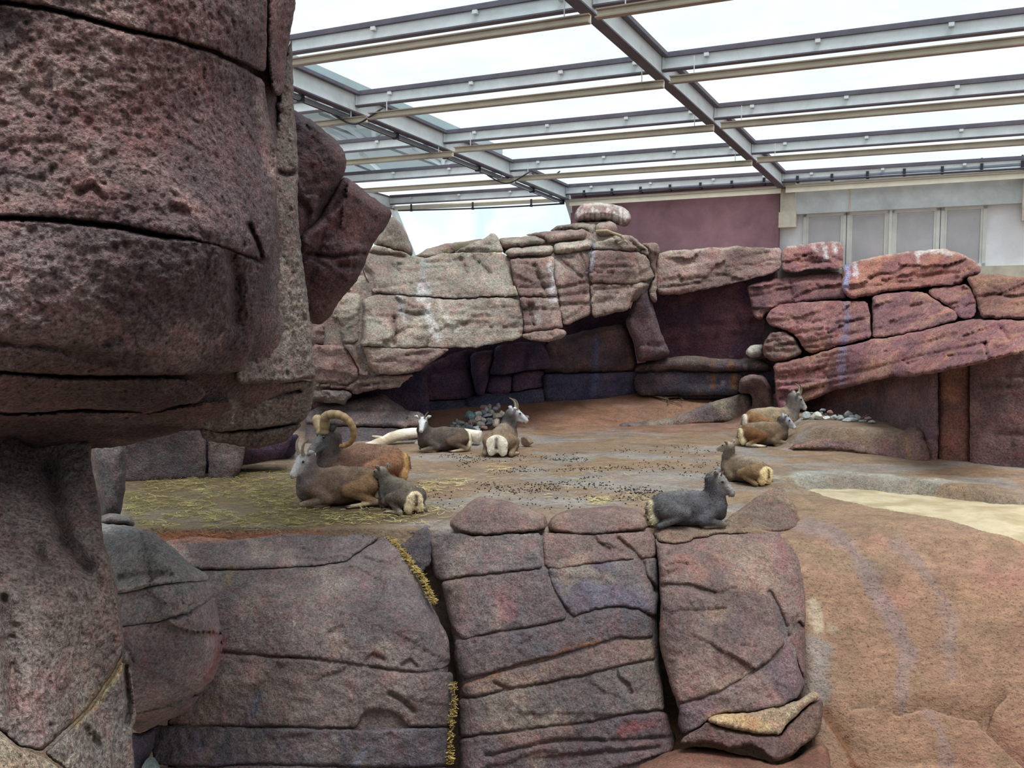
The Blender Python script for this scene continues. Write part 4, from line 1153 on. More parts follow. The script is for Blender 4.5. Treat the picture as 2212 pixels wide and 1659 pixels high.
rock('red slab right of the water-stained one, bevelled upper right side', '1338,372 1450,352 1640,345 1742,422 1827,466 1832,506 1700,546 1500,592 1342,612 1346,500', RD, 'rock_far', PAL_RED, rd=.12, cracks=[('1345,450 1500,430 1750,425', 2.5, .06), ('1350,560 1560,520 1820,480', 3, .08), ('1400,580 1600,540', 2.5, .06)], **ks)
rock('smallish red rock wedged under the top slab at the right end', '1655,345 1700,320 1800,310 1890,305 1932,380 1942,450 1922,496 1840,500 1782,432 1700,385', off(.1), 'rock_far', PAL_RED, rd=.14, cracks=[('1670,360 1760,350', 2.5, .06), ('1780,420 1900,390', 3, .08)], **ks)
rock('rounded orange-brown rock at the right edge, in two layers', '1882,262 1962,245 2100,250 2260,270 2260,505 2100,502 1962,492 1942,400 1912,332', RD, 'rock_far', ('a4705a', '8c5a52', 'b07c5c'), rd=.22, cracks=[('1930,380 2050,360 2130,375 2260,370', 4, .18), ('2000,310 2080,340', 3, .08)], **ks)
rock('rounded brown rock low at the left end of the stack beside the pale stone', '716,640 760,576 840,574 900,620 942,702 852,742 760,752 714,712', RD, 'rock_far', ('8f6c62', '7a585a', '9c7a6c'), rd=.16, cracks=[('720,640 800,650 910,650', 3, .06), ('730,690 900,690', 2.5, .05)], **ks)
rock('very long tilted red slab underneath the stack, overhanging the dark wall', '770,762 950,722 1150,667 1336,622 1500,597 1700,552 1900,502 2000,507 2260,512 2260,690 2130,712 2000,747 1800,792 1600,832 1450,837 1250,882 1100,922 950,982 870,1022 830,1050 800,1030 785,900', off(-.15), 'rock_far', PAL_RED, rd=.16,
     cracks=[('790,820 1000,800 1200,750', 3, .08), ('1010,800 1060,790 1110,720', 4, .1), ('1030,780 1080,830', 3, .08), ('800,890 1000,860 1300,800 1600,720 2000,640', 3, .1), ('820,960 1000,900 1200,850', 3, .1), ('1300,700 1350,660', 3, .06), ('1990,640 2010,740', 3, .12), ('2080,560 2120,620', 5, .15), ('1540,760 1700,720 2000,700', 3, .08), ('1400,690 1600,650 1950,560', 2.5, .06)], **dict(ks, thick=2.0))
# hidden packing behind the stack
block(t, '740,420 1200,300 1900,250 2260,290 2260,640 1900,700 1300,840 840,980 790,800 700,640', off(.75), 'rock_far', ('4a3638', '3f3034', '553c3c'), name='rock_core', crop=C6, step=30, thick=1.0, edge=10, rd=.1)
# shaded wall below the long slab, with the door
LW = lambda x, y: np.interp(x, [1640, 1700, 1760, 1890, 2005, 2030, 2240], [20.2, 19.8, 19.3, 17.3, 15.1, 14.85, 14.0])
lw = outcrop('shaded violet-brown cast wall under the long tilted slab', at(2000, 1010, 16.0), 'rock_wall')
ks = dict(crop=C6, step=9, thick=.9, amp=.06, freq=.8, edge=6)
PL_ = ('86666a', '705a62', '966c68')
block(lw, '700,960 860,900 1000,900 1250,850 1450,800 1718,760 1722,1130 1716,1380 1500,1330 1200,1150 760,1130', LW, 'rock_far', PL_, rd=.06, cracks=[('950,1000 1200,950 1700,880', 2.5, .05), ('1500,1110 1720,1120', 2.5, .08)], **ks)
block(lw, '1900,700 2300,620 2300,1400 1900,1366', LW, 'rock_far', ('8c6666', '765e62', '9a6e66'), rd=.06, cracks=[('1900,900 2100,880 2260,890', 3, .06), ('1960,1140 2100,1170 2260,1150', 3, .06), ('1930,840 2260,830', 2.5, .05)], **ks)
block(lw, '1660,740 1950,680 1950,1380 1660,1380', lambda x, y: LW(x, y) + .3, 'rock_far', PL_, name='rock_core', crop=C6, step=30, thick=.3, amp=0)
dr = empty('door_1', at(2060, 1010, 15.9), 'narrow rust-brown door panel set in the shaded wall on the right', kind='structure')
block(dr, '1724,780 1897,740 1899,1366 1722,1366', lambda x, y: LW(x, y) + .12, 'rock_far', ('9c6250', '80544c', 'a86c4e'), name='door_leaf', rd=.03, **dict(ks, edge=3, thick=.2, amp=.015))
m = MB(); q = at(1380 + 1880 / 2.659, 500 + 868 / 2.659, 15.55); m.bar(q - [.06, 0, 0], q + [.06, 0, 0], (0, 0, 1), (0, 1, 0), .07, .02); m.build('door_plate', M['clip'], dr)

# post-like rock and the kerb running from it, terrace step
rock('rounded upright rock at the upper end of the curved kerb', '568,930 575,882 595,832 650,820 722,830 762,900 797,1040 792,1066 700,1085 650,1085 650,935', [(1600, 860, 20.3), (1670, 880, 20.0)], 'rock_far', ('806660', '6a565a', '90746a'), crop=C6, name='upright_rock', step=6, edge=14, rd=.25, thick=.7, amp=.05)
rock('low curved kerb of grey-brown rock tapering to the left across the floor', '1326,920 1345,913 1400,909 1450,902 1480,893 1510,880 1540,868 1575,857 1600,850 1622,850 1627,868 1628,906 1590,911 1540,917 1480,924 1420,929 1360,929 1332,927', [(1330, 920, 19.75), (1480, 910, 20.1), (1540, 905, 20.4), (1625, 890, 20.7)], 'rock_far', ('8a7468', '776668', '98846f'), crop=C0, name='rock_kerb', step=5, edge=9, rd=.22, thick=.9, amp=.05, cracks=[('1552,868 1555,912', 2, .05), ('1600,852 1602,908', 2, .06)])
rock('low rounded rock step edging the terrace at the right, with dark drips', '850,1256 880,1230 920,1208 1000,1186 1130,1163 1260,1158 1400,1152 1500,1146 1582,1118 1634,1130 1664,1220 1674,1350 1572,1342 1400,1309 1200,1274 1000,1259', [(1710, 975, 16.0), (1900, 985, 15.4), (2008, 1000, 14.7), (1950, 935, 15.4), (1760, 945, 16.2)], 'rock_far', ('86645c', '705458', '96745f'), crop=C6, name='rock_step', step=6, edge=12, rd=.25, thick=.8, amp=.05, cracks=[('1100,1172 1300,1185 1500,1168 1580,1140', 3, .08)])

# ------------------------------------------------ foreground wall: three big rocks
fl = outcrop('big grey-violet foreground rock on the left, flat topped beside the straw bed', at(650, 1659, 8.8), 'foreground_rock')
FL = tps([(300, 1170, 9.75), (640, 1158, 9.95), (850, 1148, 10.05), (500, 1235, 9.25), (860, 1250, 9.1), (480, 1420, 8.65), (960, 1400, 8.55), (480, 1560, 8.35), (960, 1600, 8.35), (640, 1330, 8.8), (640, 1720, 8.1), (940, 1720, 8.2)])
FLo = [(100, 1120), (600, 1100), (850, 1120), (905, 1240), (945, 1340), (980, 1450), (975, 1600), (970, 1800), (100, 1800)]
ks = dict(crop=CL, step=4.2, thick=1.3, amp=.07, freq=1.2, edge=8, form=(FLo, 60, .35), jit=2.5, facet=(.014, 150, 80))
block(fl, '40,350 200,316 460,340 700,305 900,288 1180,283 1305,308 1220,370 1085,462 900,490 600,506 280,511 60,500', FL, 'rock_mid', PAL_FRONT, rd=.08, cracks=[('800,450 950,460 1080,440', 4, .05)], **ks)
block(fl, '60,506 280,517 600,511 900,496 1090,468 1225,376 1312,314 1392,380 1482,500 1602,740 1682,900 1702,1045 1640,1085 1540,1106 1350,1086 1180,1062 1000,1040 860,1020 680,1012 400,982 60,960', FL, 'rock_mid', PAL_FRONT, rd=.09,
      cracks=[('1180,440 1260,460 1340,480 1400,440', 3, .05), ('1210,1040 1250,1010 1310,1030', 5, .06), ('1420,1060 1460,1040 1500,1070', 4, .06), ('1640,1060 1700,1040', 5, .08), ('990,880 1060,840', 5, .04)], **ks)
block(fl, '60,970 400,992 680,1022 860,1028 1000,1050 1180,1070 1350,1094 1540,1114 1706,1098 1718,1250 1702,1340 1690,1418 1600,1424 1440,1420 1410,1360 1330,1325 1260,1322 1190,1350 1150,1430 900,1425 640,1418 290,1413 60,1405', FL, 'rock_mid', PAL_FRONT, rd=.09, cracks=[('1350,1230 1420,1270 1480,1330', 6, .06), ('700,1080 640,1160 560,1230', 10, .04)], **ks)
block(fl, '1160,1428 1195,1355 1262,1330 1330,1333 1402,1366 1432,1420 1300,1428', lambda x, y: FL(x, y) + .14, 'rock_mid', ('5c5660', '504c56', '6a6468'), rd=.05, **ks)
block(fl, '-60,1410 60,1412 290,1420 640,1426 900,1432 1160,1436 1440,1428 1690,1426 1694,1560 1690,1640 1560,1650 1400,1662 900,1642 500,1636 300,1652 -20,1640', FL, 'rock_mid', ('7e7078', '68626c', '8c7e7c'), rd=.09, **ks)
block(fl, '-40,1650 300,1660 500,1644 900,1650 1400,1670 1690,1648 1690,1900 -60,1900', FL, 'rock_mid', PAL_FRONT, rd=.08, **ks)
block(fl, '60,400 900,330 1280,340 1600,800 1680,1060 1680,1850 60,1850', lambda x, y: FL(x, y) + .055, 'rock_mid', PAL_FRONT, name='rock_core', crop=CL, step=9, thick=.6, edge=20, rd=.1, amp=0.07, freq=1.2, form=ks['form'])
block(fl, '1316,306 1330,290 1480,262 1555,250 1590,268 1585,290 1480,298 1370,308', FL, 'rock_mid', ('8a7f7c', '746a6c', '988c86'), rd=.1, **dict(ks, form=None))

fm = outcrop('big middle foreground rock with slanting cracks and two rounded humps on top', at(1190, 1659, 8.8), 'foreground_rock')
FM = tps([(1040, 1080, 10.05), (1300, 1100, 10.05), (960, 1150, 9.75), (1400, 1150, 9.75), (1180, 1155, 9.5), (940, 1300, 9.15), (1430, 1300, 9.1), (1180, 1300, 8.95), (980, 1480, 8.65), (1430, 1480, 8.6), (1200, 1480, 8.5), (1000, 1650, 8.35), (1450, 1600, 8.3), (1200, 1720, 8.1), (830, 1180, 10.0)])
FMo = [(900, 1000), (1420, 1000), (1425, 1250), (1425, 1400), (1445, 1540), (1470, 1640), (1470, 1800), (990, 1800), (992, 1600), (985, 1480), (960, 1300), (920, 1200), (860, 1130)]
ks = dict(crop=CM, step=4.2, thick=1.3, amp=.06, freq=1.2, edge=8, form=(FMo, 45, .28), jit=2.5, facet=(.014, 150, 80))
def hump(s):
    p = X(s, CM); x0 = min(q[0] for q in p); x1 = max(q[0] for q in p); t = [q for q in p if q[1] < 1135]
    return dict(ks, form=([(x0, 1300)] + t + [(x1, 1300)], 34, .42), thick=.9)
block(fm, '188,240 215,205 262,160 340,96 382,88 520,110 640,150 742,192 766,268 700,282 520,302 360,312 250,292', FM, 'rock_mid', PAL_FRONTR, name='rock_hump', rd=.08, **hump('188,240 215,205 262,160 340,96 382,88 520,110 640,150 742,192 766,268 700,282 520,302 360,312 250,292'))
block(fm, '750,282 770,225 800,190 900,160 1150,138 1282,160 1352,200 1368,264 1200,291 1050,306 900,306', FM, 'rock_mid', PAL_FRONTR, name='rock_hump', rd=.08, **hump('750,282 770,225 800,190 900,160 1150,138 1282,160 1352,200 1368,264 1200,291 1050,306 900,306'))
block(fm, '70,300 240,300 340,318 520,308 716,298 726,500 560,522 300,547 142,577 90,530', FM, 'rock_mid', PAL_FRONT, rd=.08, **ks)
block(fm, '728,296 1000,312 1160,303 1342,288 1372,302 1392,438 1290,446 1180,452 960,482 800,508 742,498', FM, 'rock_mid', PAL_FRONTR, rd=.08, cracks=[('1030,320 1060,360 1120,400', 3, .06), ('1165,330 1240,400 1280,445', 5, .1)], **ks)
block(fm, '142,584 300,554 560,528 738,508 792,640 862,742 862,800 740,826 600,852 420,880 262,920 206,850 168,720', FM, 'rock_mid', ('957a78', '7c6c70', 'a0867c'), rd=.08, **ks)
block(fm, '752,506 950,490 1200,458 1290,448 1394,442 1402,620 1388,788 1340,765 1272,740 1170,720 1080,730 1000,750 900,786 868,738 802,638', FM, 'rock_mid', ('8e7c78', '76697a', '9a887c'), rd=.08, cracks=[('1290,455 1320,560 1380,620', 8, .12), ('1320,560 1390,640', 6, .08)], **ks)
block(fm, '214,922 400,888 620,856 740,832 900,792 1000,757 1100,732 1172,726 1292,748 1372,800 1368,904 1280,908 1172,900 1100,926 900,984 600,1058 420,1110 300,1144 232,1112', FM, 'rock_mid', ('8a7474', '72666c', '967e7a'), rd=.1, **ks)
block(fm, '262,1182 420,1118 700,1052 900,1002 1100,938 1182,912 1280,914 1372,916 1386,1028 1240,1052 1130,1082 1000,1112 760,1162 540,1200 340,1246 266,1246', FM, 'rock_mid', PAL_FRONTR, rd=.1, cracks=[('450,1165 530,1200', 4, .06)], **ks)
block(fm, '242,1262 380,1246 540,1207 760,1168 1000,1118 1130,1088 1240,1060 1382,1036 1422,1180 1440,1320 1320,1330 1200,1350 950,1400 800,1411 520,1450 242,1480', FM, 'rock_mid', ('917e76', '7a6c6c', '9e8a7e'), rd=.09, cracks=[('1140,1080 1160,1140 1220,1180 1240,1220', 6, .09)], **ks)
block(fm, '242,1488 520,1457 800,1418 950,1407 1200,1357 1330,1338 1442,1330 1502,1490 1482,1560 1250,1640 900,1720 600,1800 262,1840', FM, 'rock_mid', ('90706e', '74646a', '9a7a72'), rd=.1, cracks=[('400,1590 800,1500 1200,1500 1480,1480', 4, .06), ('700,1620 1000,1580 1400,1540', 5, .06)], **ks)
block(fm, '140,320 1360,300 1400,900 1440,1400 1450,1850 280,1850 240,1200', lambda x, y: FM(x, y) + .055, 'rock_mid', PAL_FRONT, name='rock_core', crop=CM, step=9, thick=.6, edge=20, rd=.1, amp=0.06, freq=1.2, form=ks['form'])
block(fm, '1366,314 1470,285 1560,262 1592,300 1582,480 1530,530 1500,520 1440,432', lambda x, y: FM(x, y) + .02, 'rock_mid', ('6c6266', '5c545c', '7a6e6e'), rd=.14, **dict(ks, crop=CL, form=None))

fr = outcrop('big reddish foreground rock on the right, its flat top sloping up to a crest', at(1580, 1600, 8.6), 'foreground_rock')
FR = tps([(1420, 1150, 9.85), (1500, 1140, 9.95), (1560, 1140, 10.05), (1640, 1085, 10.6), (1690, 1055, 10.9), (1725, 1110, 10.4), (1600, 1170, 9.7), (1420, 1200, 9.35), (1735, 1200, 9.65), (1560, 1300, 8.95), (1740, 1300, 9.15), (1430, 1500, 8.35), (1600, 1500, 8.25), (1735, 1480, 8.45), (1480, 1600, 8.1)])
FRo = [(1300, 900), (1740, 900), (1733, 1110), (1742, 1200), (1744, 1350), (1738, 1470), (1725, 1540), (1600, 1700), (1470, 1620), (1440, 1500), (1425, 1380), (1418, 1240), (1400, 1140)]
ks = dict(crop=CR, step=4.2, thick=1.1, amp=.06, freq=1.2, edge=8, form=(FRo, 40, .30), jit=2.5, taper=.9, facet=(.014, 120, 90))
block(fr, '60,330 130,345 300,345 440,345 470,310 560,245 642,182 720,140 772,124 802,160 842,220 872,292 880,350 800,370 640,380 420,385 200,440 110,430 80,400', FR, 'rock_mid', ('a3856c', '8f7264', 'ae9276'), name='rock_top', rd=.10, amp=.04, **{k: v for k, v in ks.items() if k != 'amp'})
block(fr, '84,404 112,436 200,446 420,391 640,386 800,376 882,354 892,400 906,520 916,640 912,800 905,900 870,850 800,975 700,1085 540,1185 440,1240 330,1280 215,1306 180,1240 112,1000 120,700 100,480', FR, 'rock_mid', PAL_FRONTR, rd=.09,
      cracks=[('130,670 270,670 330,690 400,712', 5, .10), ('400,712 450,705 520,685', 3, .05), ('150,560 200,545 260,550', 4, .06), ('150,500 250,450 340,425', 4, .05), ('710,705 745,770 780,860 805,970', 6, .12), ('800,920 860,840', 5, .08), ('560,995 650,1000', 3, .04)], **ks)
block(fr, '218,1312 335,1286 445,1246 545,1191 705,1092 805,981 830,990 862,1080 900,1180 898,1210 870,1272 780,1322 600,1352 470,1360 400,1374 372,1400 300,1450 240,1480 215,1430', FR, 'rock_mid', ('94757a', '7a6a72', 'a0827a'), rd=.09, cracks=[('830,985 870,1090 895,1180', 5, .1)], **ks)
block(fr, '808,972 872,858 906,906 905,1100 899,1178 866,1085 832,985', lambda x, y: FR(x, y) + .06, 'rock_mid', ('93706c', '7c6266', 'a07c70'), rd=.06, **ks)
block(fr, '100,420 860,370 890,900 860,1250 400,1400 240,1440 130,1000', lambda x, y: FR(x, y) + .055, 'rock_mid', PAL_FRONT, name='rock_core', crop=CR, step=9, thick=.6, edge=20, rd=.1, amp=0.06, freq=1.2, form=ks['form'])
lg = outcrop('low jutting rock ledge with a tan top at the foot of the right foreground rock', at(1650, 1640, 8.1), 'rock_ledge')
LG = tps([(1540, 1560, 7.8), (1700, 1530, 8.3), (1770, 1500, 8.5), (1660, 1640, 7.75), (1760, 1600, 8.2), (1480, 1610, 7.8)])
ks = dict(crop=CR, step=6, thick=.8, amp=.05, freq=1.6, edge=12, jit=3)
block(lg, '368,1400 402,1374 600,1358 760,1330 870,1290 962,1236 985,1270 900,1330 840,1390 790,1440 770,1480 640,1470 520,1450 400,1420', LG, 'rock_mid', ('c0a27c', 'ac8c6c', 'cab08a'), name='rock_top', rd=.12, **ks)
block(lg, '230,1500 330,1440 372,1408 400,1428 520,1458 640,1478 775,1488 800,1444 848,1394 905,1336 990,1276 1002,1300 992,1460 902,1532 822,1602 732,1627 700,1600 662,1562 580,1540 500,1560 382,1522 300,1535 225,1532', lambda x, y: LG(x, y) + .05, 'rock_mid', ('82625c', '6a545a', '90705f'), rd=.2, **ks)
rock('orange-brown mound of ground at the bottom edge, under the jutting ledge', '-10,1650 80,1610 150,1572 300,1542 400,1550 482,1572 560,1590 640,1602 742,1642 800,1632 852,1612 920,1560 992,1502 1010,1500 1060,1700 1060,1760 -20,1760', [(1450, 1620, 7.9), (1600, 1650, 7.6), (1790, 1610, 8.45)], 'rock_mid', ('a8704e', '94604a', 'b07e5e'), crop=CR, name='rock_mound', step=7, edge=30, rd=.3, thick=.8, amp=.04)

# rounded boulder left, with a smaller one behind, and the hollow under it
lb = outcrop('big rounded grey-pink boulder against the tower foot, red-tinged at its right side', at(330, 1560, 7.0), 'rock_boulder')
LB = tps([(230, 1140, 7.6), (330, 1180, 7.2), (440, 1250, 7.2), (350, 1330, 6.8), (470, 1400, 7.1), (300, 1450, 6.8), (350, 1560, 7.1), (430, 1500, 7.2)])
LBo = [(100, 1100), (225, 1118), (320, 1130), (410, 1210), (450, 1240), (464, 1290), (478, 1400), (460, 1470), (405, 1535), (340, 1570), (280, 1575), (100, 1560)]
ks = dict(crop=C8, step=4.2, thick=1.5, amp=.06, freq=1.5, edge=7, form=(LBo, 70, .55), taper=.85, facet=(.03, 110, 70))
block(lb, '430,560 520,565 600,575 702,612 792,682 852,746 932,790 940,815 760,828 660,845 560,872 440,876', LB, 'rock_mid', ('b3aeaa', '9a9698', 'bfb9b2'), rd=.06, cracks=[('540,800 640,790 760,790', 6, .06)], **ks)
block(lb, '440,882 560,878 660,851 760,834 942,822 962,880 900,925 842,965 700,1002 560,1022 450,1030', LB, 'rock_mid', ('ada2a0', '989294', 'b8aca8'), rd=.06, cracks=[('850,940 900,890 940,860', 5, .06)], **ks)
block(lb, '450,1036 560,1028 700,1008 846,970 905,930 966,886 990,1020 997,1120 985,1180 962,1250 902,1322 760,1372 620,1402 480,1410', LB, 'rock_mid', ('b09a9c', '968a92', 'bca6a4'), rd=.06, **ks)
block(lb, '480,1416 620,1408 762,1378 900,1330 870,1370 842,1402 722,1462 622,1502 590,1484 480,1470', lambda x, y: LB(x, y) + .05, 'rock_mid', ('a08a8c', '887c82', 'ac9694'), rd=.08, **ks)
block(lb, '440,585 600,590 780,690 930,800 980,1020 950,1240 830,1385 620,1480 500,1470', lambda x, y: LB(x, y) + .06, 'rock_mid', ('a39c9a', '8e8a8c', 'b0a6a2'), name='rock_core', crop=C8, step=9, thick=1.2, edge=7, rd=.1, amp=.06, freq=1.5, form=ks['form'])
rock('small grey boulder on top behind the big rounded one', '440,540 462,524 502,514 582,530 606,560 600,578 520,576 450,572', [(250, 1120, 7.9)], 'rock_mid', ('8f8b86', '7c7876', '9d988f'), crop=C8, step=5, edge=16, rd=.25, thick=.5, amp=.04)
rock('pale teal-grey stone at the bottom edge below the rounded boulder', '625,1700 640,1640 668,1604 690,1608 712,1640 735,1700', [(325, 1640, 7.4)], 'stone', ('8fa3a0', '7d8f90', 'a3b3ac'), crop=C8, step=5, edge=14, rd=.2, thick=.5, amp=.05, freq=3)
rock('dark upright rock in the hollow under the rounded boulder', '585,1500 640,1500 700,1470 690,1560 660,1620 630,1720 580,1720', [(320, 1600, 7.8)], 'rock_mid', ('6c6478', '5a5466', '786e7c'), crop=C8, step=6, edge=14, rd=.15, thick=.6, amp=.06)
# ================================================================== WILD SHEEP
# each body is one continuous skin grown around a posed skeleton (smooth union of tapered limbs), with horns and eyes as parts
def _cone(p, a, b, ra, rb):
    ab = b - a; L2 = ab @ ab + 1e-12
    t = np.clip(((p - a) @ ab) / L2, 0, 1)
    return np.linalg.norm(p - a - t[:, None] * ab, axis=1) - (ra + (rb - ra) * t)

def _ell(p, c, r, Rm):
    q = (p - c) @ Rm
    k0 = np.linalg.norm(q / r, axis=1); k1 = np.linalg.norm(q / (r * r), axis=1)
    return k0 * (k0 - 1) / np.maximum(k1, 1e-9)

def nets(f, lo, hi, h):
    """surface nets: a closed skin on the zero level of f"""
    ax = [np.arange(lo[i], hi[i] + h, h) for i in range(3)]
    nx, ny, nz = map(len, ax)
    P = np.stack(np.meshgrid(*ax, indexing='ij'), -1).reshape(-1, 3)
    D = f(P).reshape(nx, ny, nz)
    s = D < 0
    offs = [(i, j, k) for i in (0, 1) for j in (0, 1) for k in (0, 1)]
    cnt = sum(s[i:nx - 1 + i, j:ny - 1 + j, k:nz - 1 + k].astype(int) for i, j, k in offs)
    act = (cnt > 0) & (cnt < 8)
    ci = np.argwhere(act)
    vid = -np.ones(act.shape, int); vid[act] = np.arange(len(ci))
    acc = np.zeros((len(ci), 3)); num = np.zeros(len(ci))
    for a in offs:
        for d in range(3):
            if a[d]: continue
            b = list(a); b[d] = 1
            da = D[ci[:, 0] + a[0], ci[:, 1] + a[1], ci[:, 2] + a[2]]; db = D[ci[:, 0] + b[0], ci[:, 1] + b[1], ci[:, 2] + b[2]]
            m = (da < 0) != (db < 0)
            t = da / np.where(m, da - db, 1)
            q = np.tile(np.array(a, float), (len(ci), 1)); q[:, d] += t
            acc[m] += q[m]; num[m] += 1
    V = (ci + acc / num[:, None]) * h + np.array([x[0] for x in ax])
    F = []
    for d in range(3):
        e1, e2 = [(1, 2), (2, 0), (0, 1)][d]
        sl0 = [slice(None)] * 3; sl1 = [slice(None)] * 3
        sl0[d] = slice(0, -1); sl1[d] = slice(1, None)
        ch = s[tuple(sl0)] != s[tuple(sl1)]
        idx = np.argwhere(ch)
        ok = (idx[:, e1] > 0) & (idx[:, e2] > 0) & (idx[:, e1] < act.shape[e1]) & (idx[:, e2] < act.shape[e2])
        idx = idx[ok]
        fl = s[tuple(idx.T)]
        qs = []
        for o1, o2 in ((0, 0), (-1, 0), (-1, -1), (0, -1)):
            c = idx.copy(); c[:, e1] += o1; c[:, e2] += o2
            qs.append(vid[tuple(c.T)])
        Q = np.stack(qs, 1)
        Q[~fl] = Q[~fl][:, ::-1]
        F.append(Q)
    F = np.concatenate(F)
    F = F[(F >= 0).all(1)][:, ::-1]
    return V, F

def rotm(yaw, pitch=0.0, roll=0.0):
    return np.array(Matrix.Rotation(yaw, 3, 'Z') @ Matrix.Rotation(-pitch, 3, 'Y') @ Matrix.Rotation(roll, 3, 'X'))

M['fleece'] = vcolmat('coat', 55, .34, .012, .92, .12)
M['hair'] = vcolmat('coarse_hair', 30, .2, 0, .9, .15)
M['horn'] = vcolmat('ridged_horn', 60, .25, .004, .5, .35)
M['eye'] = plain('dark_eye', S('1a1512'), .15, 0, None, 0, 0, .6)
M['hoof'] = plain('dark_hoof', S('2d2724'), .5)

def sheep(label, loc, rz, size=1.0, coat='ewe', head=(.62, 0, .66), hyaw=0.0, hpitch=-25, hroll=0, horns='ewe', young=False, fur=0, name='bighorn_sheep',
          pal=None, hind=1, neckr=(.135, .085), curl=0.0, group=None, seed=1, lean=0.0, hs=1.0, rumpw=.0, mane=0):
    """lying sheep. local x forward, y to its left, z up, ground at z=0"""
    pl = dict(back='8a7a6c', side='6e5c50', belly='50443f', rump='e6d9bd', leg='5c4c42', face='b9b4b2', neck='766a62', thigh='7c6249', tail='3c2c24', shin='b8a58c', muzzle='dcd6d0')
    pl.update(pal or {})
    C = {k: S(v) for k, v in pl.items()}
    prim = []
    I3 = np.eye(3)
    def cone(a, b, ra, rb, c, k=.03): prim.append(('c', np.array(a, float), np.array(b, float), ra, rb, C[c] if isinstance(c, str) else c, k))
    def ell(c0, r, c, Rm=I3, k=.04): prim.append(('e', np.array(c0, float), np.array(r, float), Rm, 0, C[c] if isinstance(c, str) else c, k))
    # the spine bends sideways by curl (hips swing towards +y for positive)
    def bx(x, y, z):
        b = curl * min(0, x) * min(0, x) * 1.6
        return np.array([x, y + b, z])
    ell(bx(.30, 0, .27), (.21, .175, .235), 'side'); ell(bx(.08, 0, .27), (.30, .215, .235), 'side'); ell(bx(-.18, 0, .265), (.29, .225, .235), 'side')
    ell(bx(-.38, 0, .25), (.19, .20, .22), 'thigh'); ell(bx(.05, 0, .13), (.40, .20, .12), 'belly')
    cone(bx(.34, 0, .42), bx(0, 0, .44), .085, .085, 'back', .06); cone(bx(0, 0, .44), bx(-.36, 0, .405), .09, .10, 'back', .06)
    # rump patch and tail
    ell(bx(-.545, 0, .25), (.05, .125 + rumpw, .155), 'rump', k=.02)
    ell(bx(-.51, .10, .13), (.07, .08, .10), 'rump', k=.03); ell(bx(-.51, -.10, .13), (.07, .08, .10), 'rump', k=.03)
    cone(bx(-.575, 0, .34), bx(-.605, 0, .20), .030, .022, 'tail', .008)
    # thighs: stifle high beside the belly, hock on the ground behind, foot forward
    for s in (1, -1):
        K = bx(-.10, s * (.235), .235); Hk = bx(-.47, s * .235, .065); F_ = bx(-.13, s * .30, .035)
        cone(bx(-.36, s * .15, .28), K, .150, .088, 'thigh', .022)
        cone(K, Hk, .080, .045, 'thigh', .016)
        if hind == 0 or hind == s or hind == 2:
            cone(Hk, F_, .036, .027, 'shin', .012); ell(F_ + [.04, 0, -.005], (.05, .030, .028), 'tail', k=.006)
        # front: upper arm back to the elbow, knee forward, shank folded under
        E_ = bx(.17, s * .185, .12); Kn = bx(.50, s * .175, .062); Fo = bx(.22, s * .18, .030)
        cone(bx(.38, s * .10, .27), E_, .105, .075, 'side', .04); cone(E_, Kn, .062, .043, 'leg', .010)
        cone(Kn, Fo, .034, .024, 'shin', .008); ell(Fo + [-.03, 0, 0], (.045, .028, .026), 'tail', k=.006)
    # neck
    H = np.array(head, float)
    Rh = rotm(R(hyaw), R(hpitch), R(hroll))
    f, l, u = Rh[:, 0], Rh[:, 1], Rh[:, 2]
    hz = hs
    nb_ = np.array([.40, 0, .33]); pk = H - f * .05 * hz - u * .045 * hz
    mid = (nb_ + pk) / 2 + np.array([.03, 0, -.02])
    cone(nb_, mid, neckr[0] * 1.25, neckr[0] * .92, 'neck', .06); cone(mid, pk, neckr[0] * .92, neckr[1], 'neck', .04)
    cone(np.array([.30, 0, .40]), mid + [-.02, 0, .03], .10, .075, 'back', .06)
    cone(np.array([.46, 0, .20]), mid, .12, .075, 'neck', .05)
    # head: skull, tapered face, jaw, muzzle
    def hp(x, y, z): return H + (f * x + l * y + u * z) * hz
    ell(hp(0, 0, 0), np.array((.095, .078, .080)) * hz, 'face', Rh, .03)
    cone(hp(.03, 0, .012), hp(.215, 0, -.030), .066 * hz, .040 * hz, 'face', .02)
    cone(hp(-.01, 0, -.055), hp(.17, 0, -.072), .054 * hz, .030 * hz, 'face', .02)
    ell(hp(.232, 0, -.045), np.array((.040, .040, .042)) * hz, 'muzzle', Rh, .015)
    for s in (1, -1):
        ell(hp(.055, s * .058, .026), np.array((.036, .020, .022)) * hz, 'face', Rh, .012)
        ell(hp(.258, s * .018, -.028), np.array((.008, .009, .006)) * hz, 'tail', Rh, .004)
        eb = hp(-.045, s * .070, .035); et = hp(-.085, s * .165, .062 if not young else .10); em = (eb + et) / 2 + (u * .012) * hz
        cone(eb, em, .020 * hz, .032 * hz, 'face', .012); cone(em, et, .032 * hz, .010 * hz, 'face', .008)
        ell(em + (f * .026 - u * .004) * hz, np.array((.010, .032, .018)) * hz, 'tail', Rh @ rotm(s * .2), .004)
    cone(hp(.266, 0, -.052), hp(.255, 0, -.064), .012 * hz, .010 * hz, 'tail', .004)
    def sdf(p):
        d = None
        for q in prim:
            e = _cone(p, *q[1:5]) if q[0] == 'c' else _ell(p, q[1], q[2], q[3])
            if d is None: d = e; continue
            k = q[6]
            hh = np.clip(.5 + .5 * (d - e) / k, 0, 1)
            d = d + (e - d) * hh - k * hh * (1 - hh)
        d = np.maximum(d, -(p[:, 2] - .002))
        return d
    h = .0165 / max(size, .6)
    lo = np.array([-.78, -.48, -.01]); hi = np.array([.62, .48, .62])
